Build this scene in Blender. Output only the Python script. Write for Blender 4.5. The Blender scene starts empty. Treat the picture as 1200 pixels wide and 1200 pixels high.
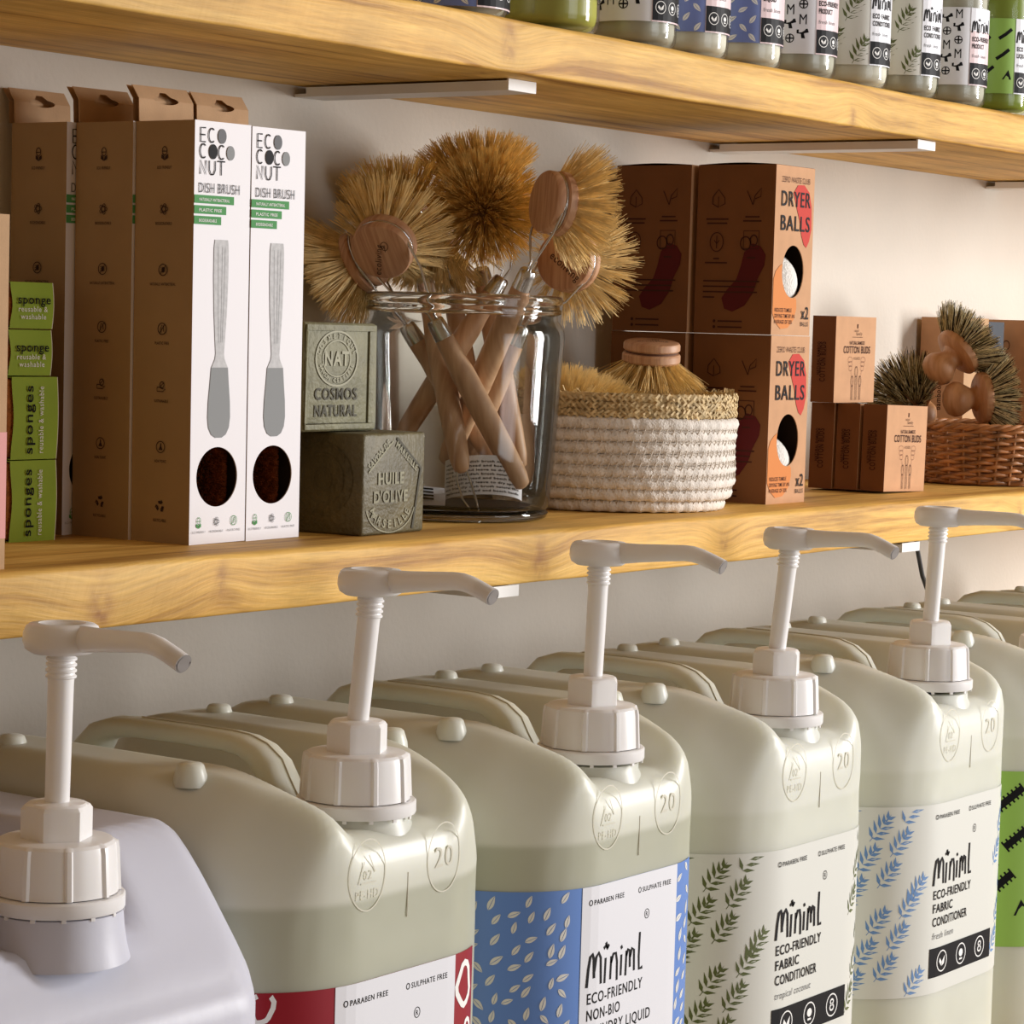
import bpy, bmesh, math, random
from math import pi, sin, cos, sqrt, radians, atan2, exp
from mathutils import Vector, Matrix

random.seed(7)
S = bpy.context.scene
C = S.collection

# ------------------------------------------------------------------ camera
cam_d = bpy.data.cameras.new('camera')
cam = bpy.data.objects.new('camera', cam_d)
C.objects.link(cam)
cam_d.sensor_fit = 'HORIZONTAL'
cam_d.sensor_width = 36.0
cam_d.lens = 36.0 * 3150.0 / 1200.0
cam_d.clip_start = 0.05
_R = Vector((0.58121, -0.81320, 0.02853)).normalized()
_F = Vector((0.81285, 0.57838, -0.06939)).normalized()
_U = _R.cross(_F).normalized()
_R = _F.cross(_U).normalized()
m = Matrix(((_R.x, _U.x, -_F.x, 0.0), (_R.y, _U.y, -_F.y, -1.32065), (_R.z, _U.z, -_F.z, 0.14581), (0, 0, 0, 1)))
cam.matrix_world = m
S.camera = cam

# ------------------------------------------------------------------ world and light
w = bpy.data.worlds.new('shop_ambient')
S.world = w
w.use_nodes = True
bg = w.node_tree.nodes['Background']
bg.inputs[0].default_value = (1.0, 0.66, 0.38, 1)
bg.inputs[1].default_value = 0.235


def area(name, loc, target, sx, sy, power, col):
    d = bpy.data.lights.new(name, 'AREA')
    d.shape = 'RECTANGLE'
    d.size = sx
    d.size_y = sy
    d.energy = power
    d.color = col
    o = bpy.data.objects.new(name, d)
    C.objects.link(o)
    o.location = loc
    o.rotation_euler = (Vector(target) - Vector(loc)).to_track_quat('-Z', 'Y').to_euler()
    return o


area('shop_window_light', (4.25, -2.75, 0.60), (1.75, -0.2, 0.05), 0.65, 1.9, 152, (1.0, 0.983, 0.975))
area('front_fill_light', (1.9, -3.4, 0.25), (1.7, -0.2, -0.1), 1.2, 1.6, 21, (0.88, 0.94, 1.0))  # cool frontal fill, added to brighten the can fronts

S.view_settings.view_transform = 'Standard'
S.view_settings.look = 'None'
S.view_settings.exposure = 0.0
S.view_settings.gamma = 1.0
S.view_settings.use_curve_mapping = False


# ------------------------------------------------------------------ materials
def newmat(name):
    mt = bpy.data.materials.new(name)
    mt.use_nodes = True
    nt = mt.node_tree
    b = nt.nodes['Principled BSDF']
    return mt, nt, b


def plain(name, col, rough=0.5, spec=0.5, metal=0.0, noise=0.0, nscale=30, bump=0.0, bscale=200, sss=0.0, sheen=0.0):
    mt, nt, b = newmat(name)
    b.inputs['Base Color'].default_value = (*col, 1)
    b.inputs['Roughness'].default_value = rough
    b.inputs['Specular IOR Level'].default_value = spec
    b.inputs['Metallic'].default_value = metal
    if sss:
        b.inputs['Subsurface Weight'].default_value = sss
        b.inputs['Subsurface Radius'].default_value = (0.02, 0.018, 0.014)
        b.inputs['Subsurface Scale'].default_value = 1.0
    tc = nt.nodes.new('ShaderNodeTexCoord')
    if noise:
        n = nt.nodes.new('ShaderNodeTexNoise')
        n.inputs['Scale'].default_value = nscale
        n.inputs['Detail'].default_value = 5
        nt.links.new(tc.outputs['Object'], n.inputs['Vector'])
        mr = nt.nodes.new('ShaderNodeMapRange')
        mr.inputs['From Min'].default_value = 0.3
        mr.inputs['From Max'].default_value = 0.7
        mr.inputs['To Min'].default_value = 1 - noise
        mr.inputs['To Max'].default_value = 1 + noise
        nt.links.new(n.outputs['Fac'], mr.inputs['Value'])
        mx = nt.nodes.new('ShaderNodeMix')
        mx.data_type = 'RGBA'
        mx.blend_type = 'MULTIPLY'
        mx.inputs[0].default_value = 1
        mx.inputs[6].default_value = (*col, 1)
        nt.links.new(mr.outputs[0], mx.inputs[7])
        nt.links.new(mx.outputs[2], b.inputs['Base Color'])
    if bump:
        n2 = nt.nodes.new('ShaderNodeTexNoise')
        n2.inputs['Scale'].default_value = bscale
        n2.inputs['Detail'].default_value = 4
        nt.links.new(tc.outputs['Object'], n2.inputs['Vector'])
        bp = nt.nodes.new('ShaderNodeBump')
        bp.inputs['Strength'].default_value = bump
        bp.inputs['Distance'].default_value = 0.002
        nt.links.new(n2.outputs['Fac'], bp.inputs['Height'])
        nt.links.new(bp.outputs[0], b.inputs['Normal'])
    return mt


def wood_board(name, c_light, c_mid, c_dark, knots, seed=0.0):
    """pine board, grain along X, face plane XZ or XY (object coords)."""
    mt, nt, b = newmat(name)
    N = nt.nodes.new
    L = nt.links.new
    tc = N('ShaderNodeTexCoord')
    sep = N('ShaderNodeSeparateXYZ')
    L(tc.outputs['Object'], sep.inputs[0])

    def math_(op, a=None, bb=None, c=None):
        n = N('ShaderNodeMath')
        n.operation = op
        for i, v in enumerate((a, bb, c)):
            if v is None:
                continue
            if isinstance(v, (int, float)):
                n.inputs[i].default_value = v
            else:
                L(v, n.inputs[i])
        return n.outputs[0]
    x, y, z = sep.outputs
    # grain coordinate: v = z*1.0 + y*0.6 , bent round the knots
    v = math_('ADD', z, math_('MULTIPLY', y, 0.8))
    kmask = None
    for (kx, kz, kr, amp) in knots:
        dx = math_('DIVIDE', math_('SUBTRACT', x, kx), kr * 2.2)
        dz = math_('DIVIDE', math_('SUBTRACT', v, kz), kr * 1.5)
        d2 = math_('ADD', math_('MULTIPLY', dx, dx), math_('MULTIPLY', dz, dz))
        g = math_('EXPONENT', math_('MULTIPLY', d2, -0.6))
        v = math_('ADD', v, math_('MULTIPLY', g, amp))
        dx1 = math_('DIVIDE', math_('SUBTRACT', x, kx), kr * 0.6)
        dz1 = math_('DIVIDE', math_('SUBTRACT', math_('ADD', z, math_('MULTIPLY', y, 0.8)), kz), kr)
        d3 = math_('ADD', math_('MULTIPLY', dx1, dx1), math_('MULTIPLY', dz1, dz1))
        k = math_('EXPONENT', math_('MULTIPLY', d3, -1.2))
        kmask = k if kmask is None else math_('MAXIMUM', kmask, k)
    cmb = N('ShaderNodeCombineXYZ')
    L(math_('MULTIPLY', x, 1.6), cmb.inputs[0])
    L(math_('MULTIPLY', v, 42.0), cmb.inputs[2])
    cmb.inputs[1].default_value = seed
    n1 = N('ShaderNodeTexNoise')
    n1.inputs['Scale'].default_value = 1.7
    n1.inputs['Detail'].default_value = 7
    n1.inputs['Roughness'].default_value = 0.62
    n1.inputs['Distortion'].default_value = 0.35
    L(cmb.outputs[0], n1.inputs['Vector'])
    ramp = N('ShaderNodeValToRGB')
    ramp.color_ramp.elements[0].position = 0.34
    ramp.color_ramp.elements[0].color = (*c_dark, 1)
    ramp.color_ramp.elements[1].position = 0.66
    ramp.color_ramp.elements[1].color = (*c_light, 1)
    e = ramp.color_ramp.elements.new(0.47)
    e.color = (*c_mid, 1)
    L(n1.outputs['Fac'], ramp.inputs[0])
    # large soft blotches
    n2 = N('ShaderNodeTexNoise')
    n2.inputs['Scale'].default_value = 7
    n2.inputs['Detail'].default_value = 3
    L(tc.outputs['Object'], n2.inputs['Vector'])
    mr = N('ShaderNodeMapRange')
    mr.inputs['From Min'].default_value = 0.3
    mr.inputs['From Max'].default_value = 0.7
    mr.inputs['To Min'].default_value = 0.80
    mr.inputs['To Max'].default_value = 1.12
    L(n2.outputs['Fac'], mr.inputs['Value'])
    mx = N('ShaderNodeMix')
    mx.data_type = 'RGBA'
    mx.blend_type = 'MULTIPLY'
    mx.inputs[0].default_value = 1
    L(ramp.outputs[0], mx.inputs[6])
    L(mr.outputs[0], mx.inputs[7])
    # short fibre streaks
    cmb3 = N('ShaderNodeCombineXYZ')
    L(math_('MULTIPLY', x, 38.0), cmb3.inputs[0])
    L(math_('MULTIPLY', v, 520.0), cmb3.inputs[2])
    n5 = N('ShaderNodeTexNoise')
    n5.inputs['Scale'].default_value = 1.0
    n5.inputs['Detail'].default_value = 3
    L(cmb3.outputs[0], n5.inputs['Vector'])
    mr5 = N('ShaderNodeMapRange')
    mr5.inputs['From Min'].default_value = 0.3
    mr5.inputs['From Max'].default_value = 0.7
    mr5.inputs['To Min'].default_value = 0.84
    mr5.inputs['To Max'].default_value = 1.08
    L(n5.outputs['Fac'], mr5.inputs['Value'])
    mx5 = N('ShaderNodeMix')
    mx5.data_type = 'RGBA'
    mx5.blend_type = 'MULTIPLY'
    mx5.inputs[0].default_value = 1
    L(mx.outputs[2], mx5.inputs[6])
    L(mr5.outputs[0], mx5.inputs[7])
    mx = mx5
    # saw marks: fine oblique lines
    cmb2 = N('ShaderNodeCombineXYZ')
    L(math_('MULTIPLY', math_('ADD', x, math_('MULTIPLY', z, -0.35)), 150.0), cmb2.inputs[0])
    L(math_('MULTIPLY', z, 8.0), cmb2.inputs[2])
    n3 = N('ShaderNodeTexNoise')
    n3.inputs['Scale'].default_value = 1.0
    n3.inputs['Detail'].default_value = 2
    L(cmb2.outputs[0], n3.inputs['Vector'])
    # knots colour
    mk = N('ShaderNodeMix')
    mk.data_type = 'RGBA'
    if kmask is not None:
        n4 = N('ShaderNodeTexNoise')
        n4.inputs['Scale'].default_value = 90
        n4.inputs['Detail'].default_value = 4
        L(tc.outputs['Object'], n4.inputs['Vector'])
        mq = N('ShaderNodeMapRange')
        mq.inputs['From Min'].default_value = 0.35
        mq.inputs['From Max'].default_value = 0.65
        mq.inputs['To Min'].default_value = 0.235
        mq.inputs['To Max'].default_value = 1.25
        L(n4.outputs['Fac'], mq.inputs['Value'])
        L(math_('MULTIPLY', math_('MULTIPLY', kmask, mq.outputs[0]), 0.8), mk.inputs[0])
    else:
        mk.inputs[0].default_value = 0
    L(mx.outputs[2], mk.inputs[6])
    mk.inputs[7].default_value = (0.33, 0.15, 0.045, 1)
    L(mk.outputs[2], b.inputs['Base Color'])
    b.inputs['Roughness'].default_value = 0.55
    b.inputs['Specular IOR Level'].default_value = 0.3
    hs = math_('ADD', math_('MULTIPLY', n1.outputs['Fac'], 0.7), math_('ADD', math_('MULTIPLY', n3.outputs['Fac'], 0.4), math_('MULTIPLY', n5.outputs['Fac'], 0.35)))
    bp = N('ShaderNodeBump')
    bp.inputs['Strength'].default_value = 0.55
    bp.inputs['Distance'].default_value = 0.0016
    L(hs, bp.inputs['Height'])
    L(bp.outputs[0], b.inputs['Normal'])
    return mt


def turned_wood(name, c1, c2, scale=(30, 260, 30)):
    mt, nt, b = newmat(name)
    tc = nt.nodes.new('ShaderNodeTexCoord')
    mp = nt.nodes.new('ShaderNodeMapping')
    mp.inputs['Scale'].default_value = scale
    n = nt.nodes.new('ShaderNodeTexNoise')
    n.inputs['Scale'].default_value = 1
    n.inputs['Detail'].default_value = 4
    r = nt.nodes.new('ShaderNodeValToRGB')
    r.color_ramp.elements[0].color = (*c1, 1)
    r.color_ramp.elements[0].position = 0.35
    r.color_ramp.elements[1].color = (*c2, 1)
    r.color_ramp.elements[1].position = 0.65
    nt.links.new(tc.outputs['Object'], mp.inputs[0])
    nt.links.new(mp.outputs[0], n.inputs['Vector'])
    nt.links.new(n.outputs['Fac'], r.inputs[0])
    nt.links.new(r.outputs[0], b.inputs['Base Color'])
    b.inputs['Roughness'].default_value = 0.5
    return mt


def hdpe(name, dry, wet, level):
    """natural polyethylene wall: the liquid behind it changes its colour below the level (object z)."""
    mt, nt, b = newmat(name)
    tc = nt.nodes.new('ShaderNodeTexCoord')
    sep = nt.nodes.new('ShaderNodeSeparateXYZ')
    nt.links.new(tc.outputs['Object'], sep.inputs[0])
    mr = nt.nodes.new('ShaderNodeMapRange')
    mr.interpolation_type = 'SMOOTHSTEP'
    mr.inputs['From Min'].default_value = level - 0.003
    mr.inputs['From Max'].default_value = level + 0.003
    nt.links.new(sep.outputs[2], mr.inputs['Value'])
    mx = nt.nodes.new('ShaderNodeMix')
    mx.data_type = 'RGBA'
    nt.links.new(mr.outputs[0], mx.inputs[0])
    mx.inputs[6].default_value = (*wet, 1)
    mx.inputs[7].default_value = (*dry, 1)
    n = nt.nodes.new('ShaderNodeTexNoise')
    n.inputs['Scale'].default_value = 14
    n.inputs['Detail'].default_value = 3
    nt.links.new(tc.outputs['Object'], n.inputs['Vector'])
    m2 = nt.nodes.new('ShaderNodeMapRange')
    m2.inputs['From Min'].default_value = 0.3
    m2.inputs['From Max'].default_value = 0.7
    m2.inputs['To Min'].default_value = 0.93
    m2.inputs['To Max'].default_value = 1.04
    nt.links.new(n.outputs['Fac'], m2.inputs['Value'])
    m3 = nt.nodes.new('ShaderNodeMix')
    m3.data_type = 'RGBA'
    m3.blend_type = 'MULTIPLY'
    m3.inputs[0].default_value = 1
    nt.links.new(mx.outputs[2], m3.inputs[6])
    nt.links.new(m2.outputs[0], m3.inputs[7])
    nt.links.new(m3.outputs[2], b.inputs['Base Color'])
    b.inputs['Roughness'].default_value = 0.36
    b.inputs['Specular IOR Level'].default_value = 0.4
    b.inputs['Subsurface Weight'].default_value = 0.35
    b.inputs['Subsurface Radius'].default_value = (0.03, 0.028, 0.02)
    b.inputs['Subsurface Scale'].default_value = 1.0
    bp = nt.nodes.new('ShaderNodeBump')
    bp.inputs['Strength'].default_value = 0.15
    bp.inputs['Distance'].default_value = 0.003
    nt.links.new(n.outputs['Fac'], bp.inputs['Height'])
    nt.links.new(bp.outputs[0], b.inputs['Normal'])
    return mt


def thin_glass(name, tint, refl=1.0):
    mt = bpy.data.materials.new(name)
    mt.use_nodes = True
    nt = mt.node_tree
    nt.nodes.clear()
    out = nt.nodes.new('ShaderNodeOutputMaterial')
    tr = nt.nodes.new('ShaderNodeBsdfTransparent')
    tr.inputs[0].default_value = (*tint, 1)
    gl = nt.nodes.new('ShaderNodeBsdfGlossy')
    gl.inputs['Roughness'].default_value = 0.03
    fr = nt.nodes.new('ShaderNodeFresnel')
    fr.inputs[0].default_value = 1.5
    mu = nt.nodes.new('ShaderNodeMath')
    mu.operation = 'MULTIPLY'
    mu.inputs[1].default_value = refl
    mu.use_clamp = True
    mx = nt.nodes.new('ShaderNodeMixShader')
    nt.links.new(fr.outputs[0], mu.inputs[0])
    nt.links.new(mu.outputs[0], mx.inputs[0])
    nt.links.new(tr.outputs[0], mx.inputs[1])
    nt.links.new(gl.outputs[0], mx.inputs[2])
    nt.links.new(mx.outputs[0], out.inputs[0])
    return mt


def real_glass(name, tint):
    mt, nt, b = newmat(name)
    b.inputs['Base Color'].default_value = (*tint, 1)
    b.inputs['Roughness'].default_value = 0.02
    b.inputs['Transmission Weight'].default_value = 1.0
    b.inputs['IOR'].default_value = 1.45
    return mt


M = {}
M['wall'] = plain('wall_paint', (0.65, 0.60, 0.53), 0.85, 0.2, noise=0.05, nscale=5, bump=0.16, bscale=170)
M['floor'] = plain('floor_paint', (0.22, 0.18, 0.14), 0.7)
PINE = ((0.88, 0.55, 0.15), (0.71, 0.405, 0.09), (0.42, 0.20, 0.035))
M['board_up'] = wood_board('pine_upper', *PINE, knots=[(1.520, 0.160, 0.016, 0.012), (2.02, 0.148, 0.012, -0.010)], seed=3.0)
M['board_mid'] = wood_board('pine_middle', *PINE, knots=[(1.13, -0.208, 0.019, 0.012), (1.235, -0.196, 0.011, -0.008), (1.575, -0.203, 0.017, 0.012), (1.83, -0.2, 0.010, 0.01), (2.38, -0.2, 0.010, 0.008)], seed=11.0)
M['board_low'] = wood_board('pine_lower', *PINE, knots=[], seed=21.0)
M['white_metal'] = plain('white_powder_coat', (0.80, 0.79, 0.77), 0.45)
M['dark_metal'] = plain('dark_powder_coat', (0.05, 0.045, 0.045), 0.45)
M['kraft'] = plain('kraft_board', (0.50, 0.315, 0.175), 0.8, 0.25, noise=0.06, nscale=60, bump=0.1, bscale=900)
M['kraft_side'] = plain('kraft_board_printed_side', (0.37, 0.245, 0.12), 0.7, 0.3, noise=0.05, nscale=25)
M['kraft_warm'] = plain('kraft_board_warm', (0.56, 0.31, 0.165), 0.75, 0.25, noise=0.06, nscale=60)
M['kraft_shaded'] = plain('kraft_board_shaded', (0.20, 0.078, 0.025), 0.75, 0.25, noise=0.05, nscale=40)  # darker copy of the carton kraft, shade painted into sides and tops
M['white_card'] = plain('white_card', (0.77, 0.75, 0.78), 0.5, 0.4)
M['pink_card'] = plain('pink_print', (0.72, 0.32, 0.30), 0.7)
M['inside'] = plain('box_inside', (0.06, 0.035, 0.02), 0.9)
M['ink'] = plain('black_ink', (0.012, 0.011, 0.013), 0.6, 0.12)
M['ink_soft'] = plain('soft_brown_ink', (0.05, 0.028, 0.022), 0.7, 0.12)
M['grey_ink'] = plain('grey_ink', (0.16, 0.165, 0.175), 0.6, 0.12)
M['grey_lt'] = plain('light_grey_print', (0.55, 0.55, 0.56), 0.6, 0.12, noise=0.12, nscale=300)
M['grey_md'] = plain('mid_grey_print', (0.27, 0.28, 0.285), 0.6, 0.12)
M['green_ink'] = plain('green_print', (0.085, 0.30, 0.10), 0.6, 0.12)
M['white_ink'] = plain('white_print', (0.88, 0.88, 0.86), 0.6, 0.12)
M['ink_line'] = plain('thin_line_ink', (0.22, 0.10, 0.07), 0.7, 0.12)
M['red_blob'] = plain('red_print', (0.55, 0.055, 0.04), 0.6, 0.12)
M['orange_blob'] = plain('orange_print', (0.66, 0.24, 0.07), 0.6, 0.12)
M['dark_blob'] = plain('maroon_print', (0.105, 0.012, 0.012), 0.6, 0.12)
M['ink_brown'] = plain('dark_brown_ink', (0.06, 0.018, 0.01), 0.6, 0.12)
M['lime'] = plain('lime_sleeve', (0.30, 0.43, 0.03), 0.5, 0.4, noise=0.06, nscale=40)
M['sponge'] = plain('brown_sponge', (0.36, 0.12, 0.03), 0.95, 0.1, noise=0.3, nscale=300, bump=0.8, bscale=700)
M['soap_lt'] = plain('olive_soap_pale', (0.19, 0.18, 0.10), 0.55, 0.4, noise=0.22, nscale=45, bump=0.5, bscale=260)
M['soap_dk'] = plain('olive_soap_dark', (0.125, 0.105, 0.05), 0.5, 0.4, noise=0.3, nscale=35, bump=0.5, bscale=260)
M['coir'] = plain('coir_fibre', (0.13, 0.032, 0.009), 0.9, 0.0, noise=0.6, nscale=220)
M['bristle'] = plain('tampico_bristle', (0.90, 0.68, 0.32), 0.6, 0.3, noise=0.2, nscale=160)
M['bristle_tip'] = plain('tampico_bristle_amber', (0.84, 0.57, 0.19), 0.6, 0.3, noise=0.3, nscale=160)
M['bristle_mix'] = plain('union_bristle_pale', (0.66, 0.57, 0.34), 0.7, 0.2, noise=0.4, nscale=260)
M['bristle_dk'] = plain('union_bristle_dark', (0.035, 0.024, 0.014), 0.7, 0.2)
M['beech'] = turned_wood('beech_wood', (0.50, 0.275, 0.145), (0.64, 0.39, 0.225))
M['beech_disc'] = turned_wood('beech_disc', (0.44, 0.21, 0.105), (0.60, 0.345, 0.19), (25, 420, 25))
M['knob'] = turned_wood('turned_knob_wood', (0.42, 0.19, 0.07), (0.56, 0.29, 0.13), (40, 200, 40))
M['groove'] = plain('groove_shadow_wood', (0.12, 0.05, 0.025), 0.8)
M['steel'] = plain('bright_steel', (0.62, 0.62, 0.62), 0.22, 0.5, 1.0)
M['glass'] = thin_glass('jar_glass', (0.955, 0.965, 0.955), 0.75)
M['glass_rim'] = real_glass('jar_rim_glass', (0.95, 0.97, 0.955))
M['paper'] = plain('leaflet_paper', (0.76, 0.75, 0.80), 0.7)
M['rope'] = plain('cotton_rope', (0.80, 0.74, 0.67), 0.95, 0.1, noise=0.12, nscale=90, bump=0.6, bscale=500)
M['thread'] = plain('stitch_thread', (0.62, 0.55, 0.47), 0.95, 0.1)
M['straw'] = plain('straw', (0.62, 0.46, 0.235), 0.6, 0.3, noise=0.35, nscale=130)
M['wicker'] = plain('willow_wicker', (0.40, 0.175, 0.065), 0.45, 0.4, noise=0.45, nscale=70)
M['felt'] = plain('white_felt', (0.83, 0.80, 0.75), 1.0, 0.05, bump=0.7, bscale=500)
M['plastic'] = plain('white_pump_plastic', (0.87, 0.86, 0.855), 0.32, 0.5, sss=0.15)
M['plastic_hole'] = plain('pump_bore', (0.30, 0.28, 0.27), 0.5)  # white plastic darkened to paint the shade inside the spout
M['can'] = hdpe('hdpe_level', (0.675, 0.685, 0.59), (0.475, 0.485, 0.38), 0.312)
M['can_pale'] = hdpe('hdpe_pale', (0.715, 0.73, 0.65), (0.66, 0.675, 0.58), 0.300)
M['can_grey'] = plain('grey_white_hdpe', (0.60, 0.61, 0.70), 0.42, 0.4, sss=0.2, bump=0.12, bscale=60)
M['seam'] = plain('mould_seam', (0.64, 0.62, 0.51), 0.45)
M['lab_white'] = plain('label_white', (0.80, 0.815, 0.87), 0.35, 0.5)
M['lab_red'] = plain('label_crimson', (0.31, 0.008, 0.022), 0.35)
M['lab_blue'] = plain('label_blue', (0.135, 0.27, 0.66), 0.35)
M['lab_navy'] = plain('bottle_label_blue', (0.16, 0.22, 0.50), 0.4)
M['lab_clear'] = plain('label_pale', (0.72, 0.73, 0.68), 0.35)
M['lab_green'] = plain('label_green', (0.30, 0.52, 0.10), 0.4)
M['lab_ink'] = plain('label_black', (0.010, 0.010, 0.012), 0.5, 0.12)
M['leaf_olive'] = plain('leaf_olive', (0.10, 0.125, 0.03), 0.5)
M['leaf_blue'] = plain('leaf_blue', (0.14, 0.28, 0.56), 0.5)
M['seed_white'] = plain('seed_white', (0.76, 0.76, 0.72), 0.5)
M['lab_pink'] = plain('label_pink', (0.80, 0.62, 0.64), 0.4)
M['pet'] = thin_glass('clear_bottle_plastic', (0.96, 0.965, 0.95), 0.6)
M['liq_white'] = plain('milky_liquid', (0.80, 0.78, 0.66), 0.4, sss=0.2)
M['liq_yellow'] = plain('yellow_green_liquid', (0.46, 0.46, 0.10), 0.3)
M['liq_clear'] = plain('greyish_liquid', (0.55, 0.54, 0.45), 0.25)
M['liq_green'] = plain('green_liquid', (0.30, 0.40, 0.06), 0.3)
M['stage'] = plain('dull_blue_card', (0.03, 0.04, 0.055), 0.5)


# ------------------------------------------------------------------ mesh helper
class MB:
    def __init__(s):
        s.v = []
        s.f = []
        s.m = []
        s.T = Matrix.Identity(4)

    def add(s, vs, fs, mi=0):
        o = len(s.v)
        s.v += [tuple(s.T @ Vector(p)) for p in vs]
        s.f += [tuple(i + o for i in f) for f in fs]
        s.m += [mi] * len(fs)

    def box(s, a, b, mi=0):
        x0, y0, z0 = a
        x1, y1, z1 = b
        s.add([(x0, y0, z0), (x1, y0, z0), (x1, y1, z0), (x0, y1, z0), (x0, y0, z1), (x1, y0, z1), (x1, y1, z1), (x0, y1, z1)],
              [(0, 3, 2, 1), (4, 5, 6, 7), (0, 1, 5, 4), (1, 2, 6, 5), (2, 3, 7, 6), (3, 0, 4, 7)], mi)

    def grid(s, rows, mi=0, closed=False):
        n = len(rows[0])
        vs = [p for r in rows for p in r]
        fs = []
        for i in range(len(rows) - 1):
            for j in range(n if closed else n - 1):
                k = (j + 1) % n
                fs.append((i * n + j, i * n + k, (i + 1) * n + k, (i + 1) * n + j))
        s.add(vs, fs, mi)

    def lathe(s, prof, n=40, mi=0, T=None):
        rows = []
        for r, z in prof:
            rows.append([(r * cos(2 * pi * j / n), r * sin(2 * pi * j / n), z) for j in range(n)])
        if T is not None:
            rows = [[tuple(T @ Vector(p)) for p in r] for r in rows]
        s.grid(rows, mi, True)

    def tube(s, pts, rad, n=10, mi=0, cap=True, closed=False, flat=None, up=None):
        """flat: ratio of second axis; up: preferred reference vector."""
        P = [Vector(p) for p in pts]
        K = len(P)
        R = rad if isinstance(rad, (list, tuple)) else [rad] * K
        rows = []
        ref = Vector(up) if up else None
        prev = None
        for i in range(K):
            if closed:
                t = P[(i + 1) % K] - P[i - 1]
            else:
                t = P[min(i + 1, K - 1)] - P[max(i - 1, 0)]
            t.normalize()
            if ref is not None:
                a = ref.cross(t)
            elif prev is None:
                q = Vector((0, 0, 1)) if abs(t.z) < 0.9 else Vector((1, 0, 0))
                a = q.cross(t)
            else:
                a = prev - t * prev.dot(t)
            if a.length < 1e-9:
                a = Vector((1, 0, 0))
            a.normalize()
            prev = a
            b2 = t.cross(a)
            k2 = flat if flat else 1.0
            rows.append([tuple(P[i] + a * (R[i] * cos(2 * pi * j / n)) + b2 * (R[i] * k2 * sin(2 * pi * j / n))) for j in range(n)])
        if closed:
            rows.append(rows[0])
        s.grid(rows, mi, True)
        if cap and not closed:
            s.add(rows[0], [tuple(range(n - 1, -1, -1))], mi)
            s.add(rows[-1], [tuple(range(n))], mi)

    def build(s, name, mats, parent=None, smooth=False, bevel=0.0, auto=None):
        me = bpy.data.meshes.new(name)
        me.from_pydata(s.v, [], s.f)
        if not isinstance(mats, (list, tuple)):
            mats = [mats]
        for q in mats:
            me.materials.append(q)
        me.polygons.foreach_set('material_index', s.m)
        if bevel:
            bm = bmesh.new()
            bm.from_mesh(me)
            bmesh.ops.remove_doubles(bm, verts=bm.verts, dist=1e-6)
            bmesh.ops.bevel(bm, geom=bm.edges[:] + bm.verts[:], offset=bevel, segments=3, affect='EDGES', profile=0.5)
            bm.to_mesh(me)
            bm.free()
            smooth = True
            auto = auto or 35
        if smooth:
            me.polygons.foreach_set('use_smooth', [True] * len(me.polygons))
        if auto:
            me.set_sharp_from_angle(angle=radians(auto))
        me.update()
        o = bpy.data.objects.new(name, me)
        C.objects.link(o)
        if parent is not None:
            o.parent = parent
        return o


def tag(o, label=None, cat=None, group=None, kind=None):
    if label:
        o['label'] = label
    if cat:
        o['category'] = cat
    if group:
        o['group'] = group
    if kind:
        o['kind'] = kind
    return o


def thing(name, label, cat, loc=(0, 0, 0), rot=(0, 0, 0), group=None):
    o = bpy.data.objects.new(name, None)
    o.empty_display_size = 0.02
    C.objects.link(o)
    o.location = loc
    o.rotation_euler = rot
    return tag(o, label, cat, group)


# ------------------------------------------------------------------ flat printed artwork
_tc = {}


def _text_mesh(s, bold):
    k = (s, bold)
    if k not in _tc:
        cu = bpy.data.curves.new('lettering', 'FONT')
        cu.body = s
        cu.size = 1.0
        cu.offset = bold
        cu.space_character = 1.13
        cu.resolution_u = 3
        ob = bpy.data.objects.new('lettering', cu)
        me = ob.to_mesh()
        vs = [(v.co.x, v.co.y) for v in me.vertices]
        fs = [tuple(p.vertices) for p in me.polygons]
        ob.to_mesh_clear()
        bpy.data.objects.remove(ob)
        bpy.data.curves.remove(cu)
        _tc[k] = (vs, fs)
    return _tc[k]


CAP = 0.70


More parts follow.
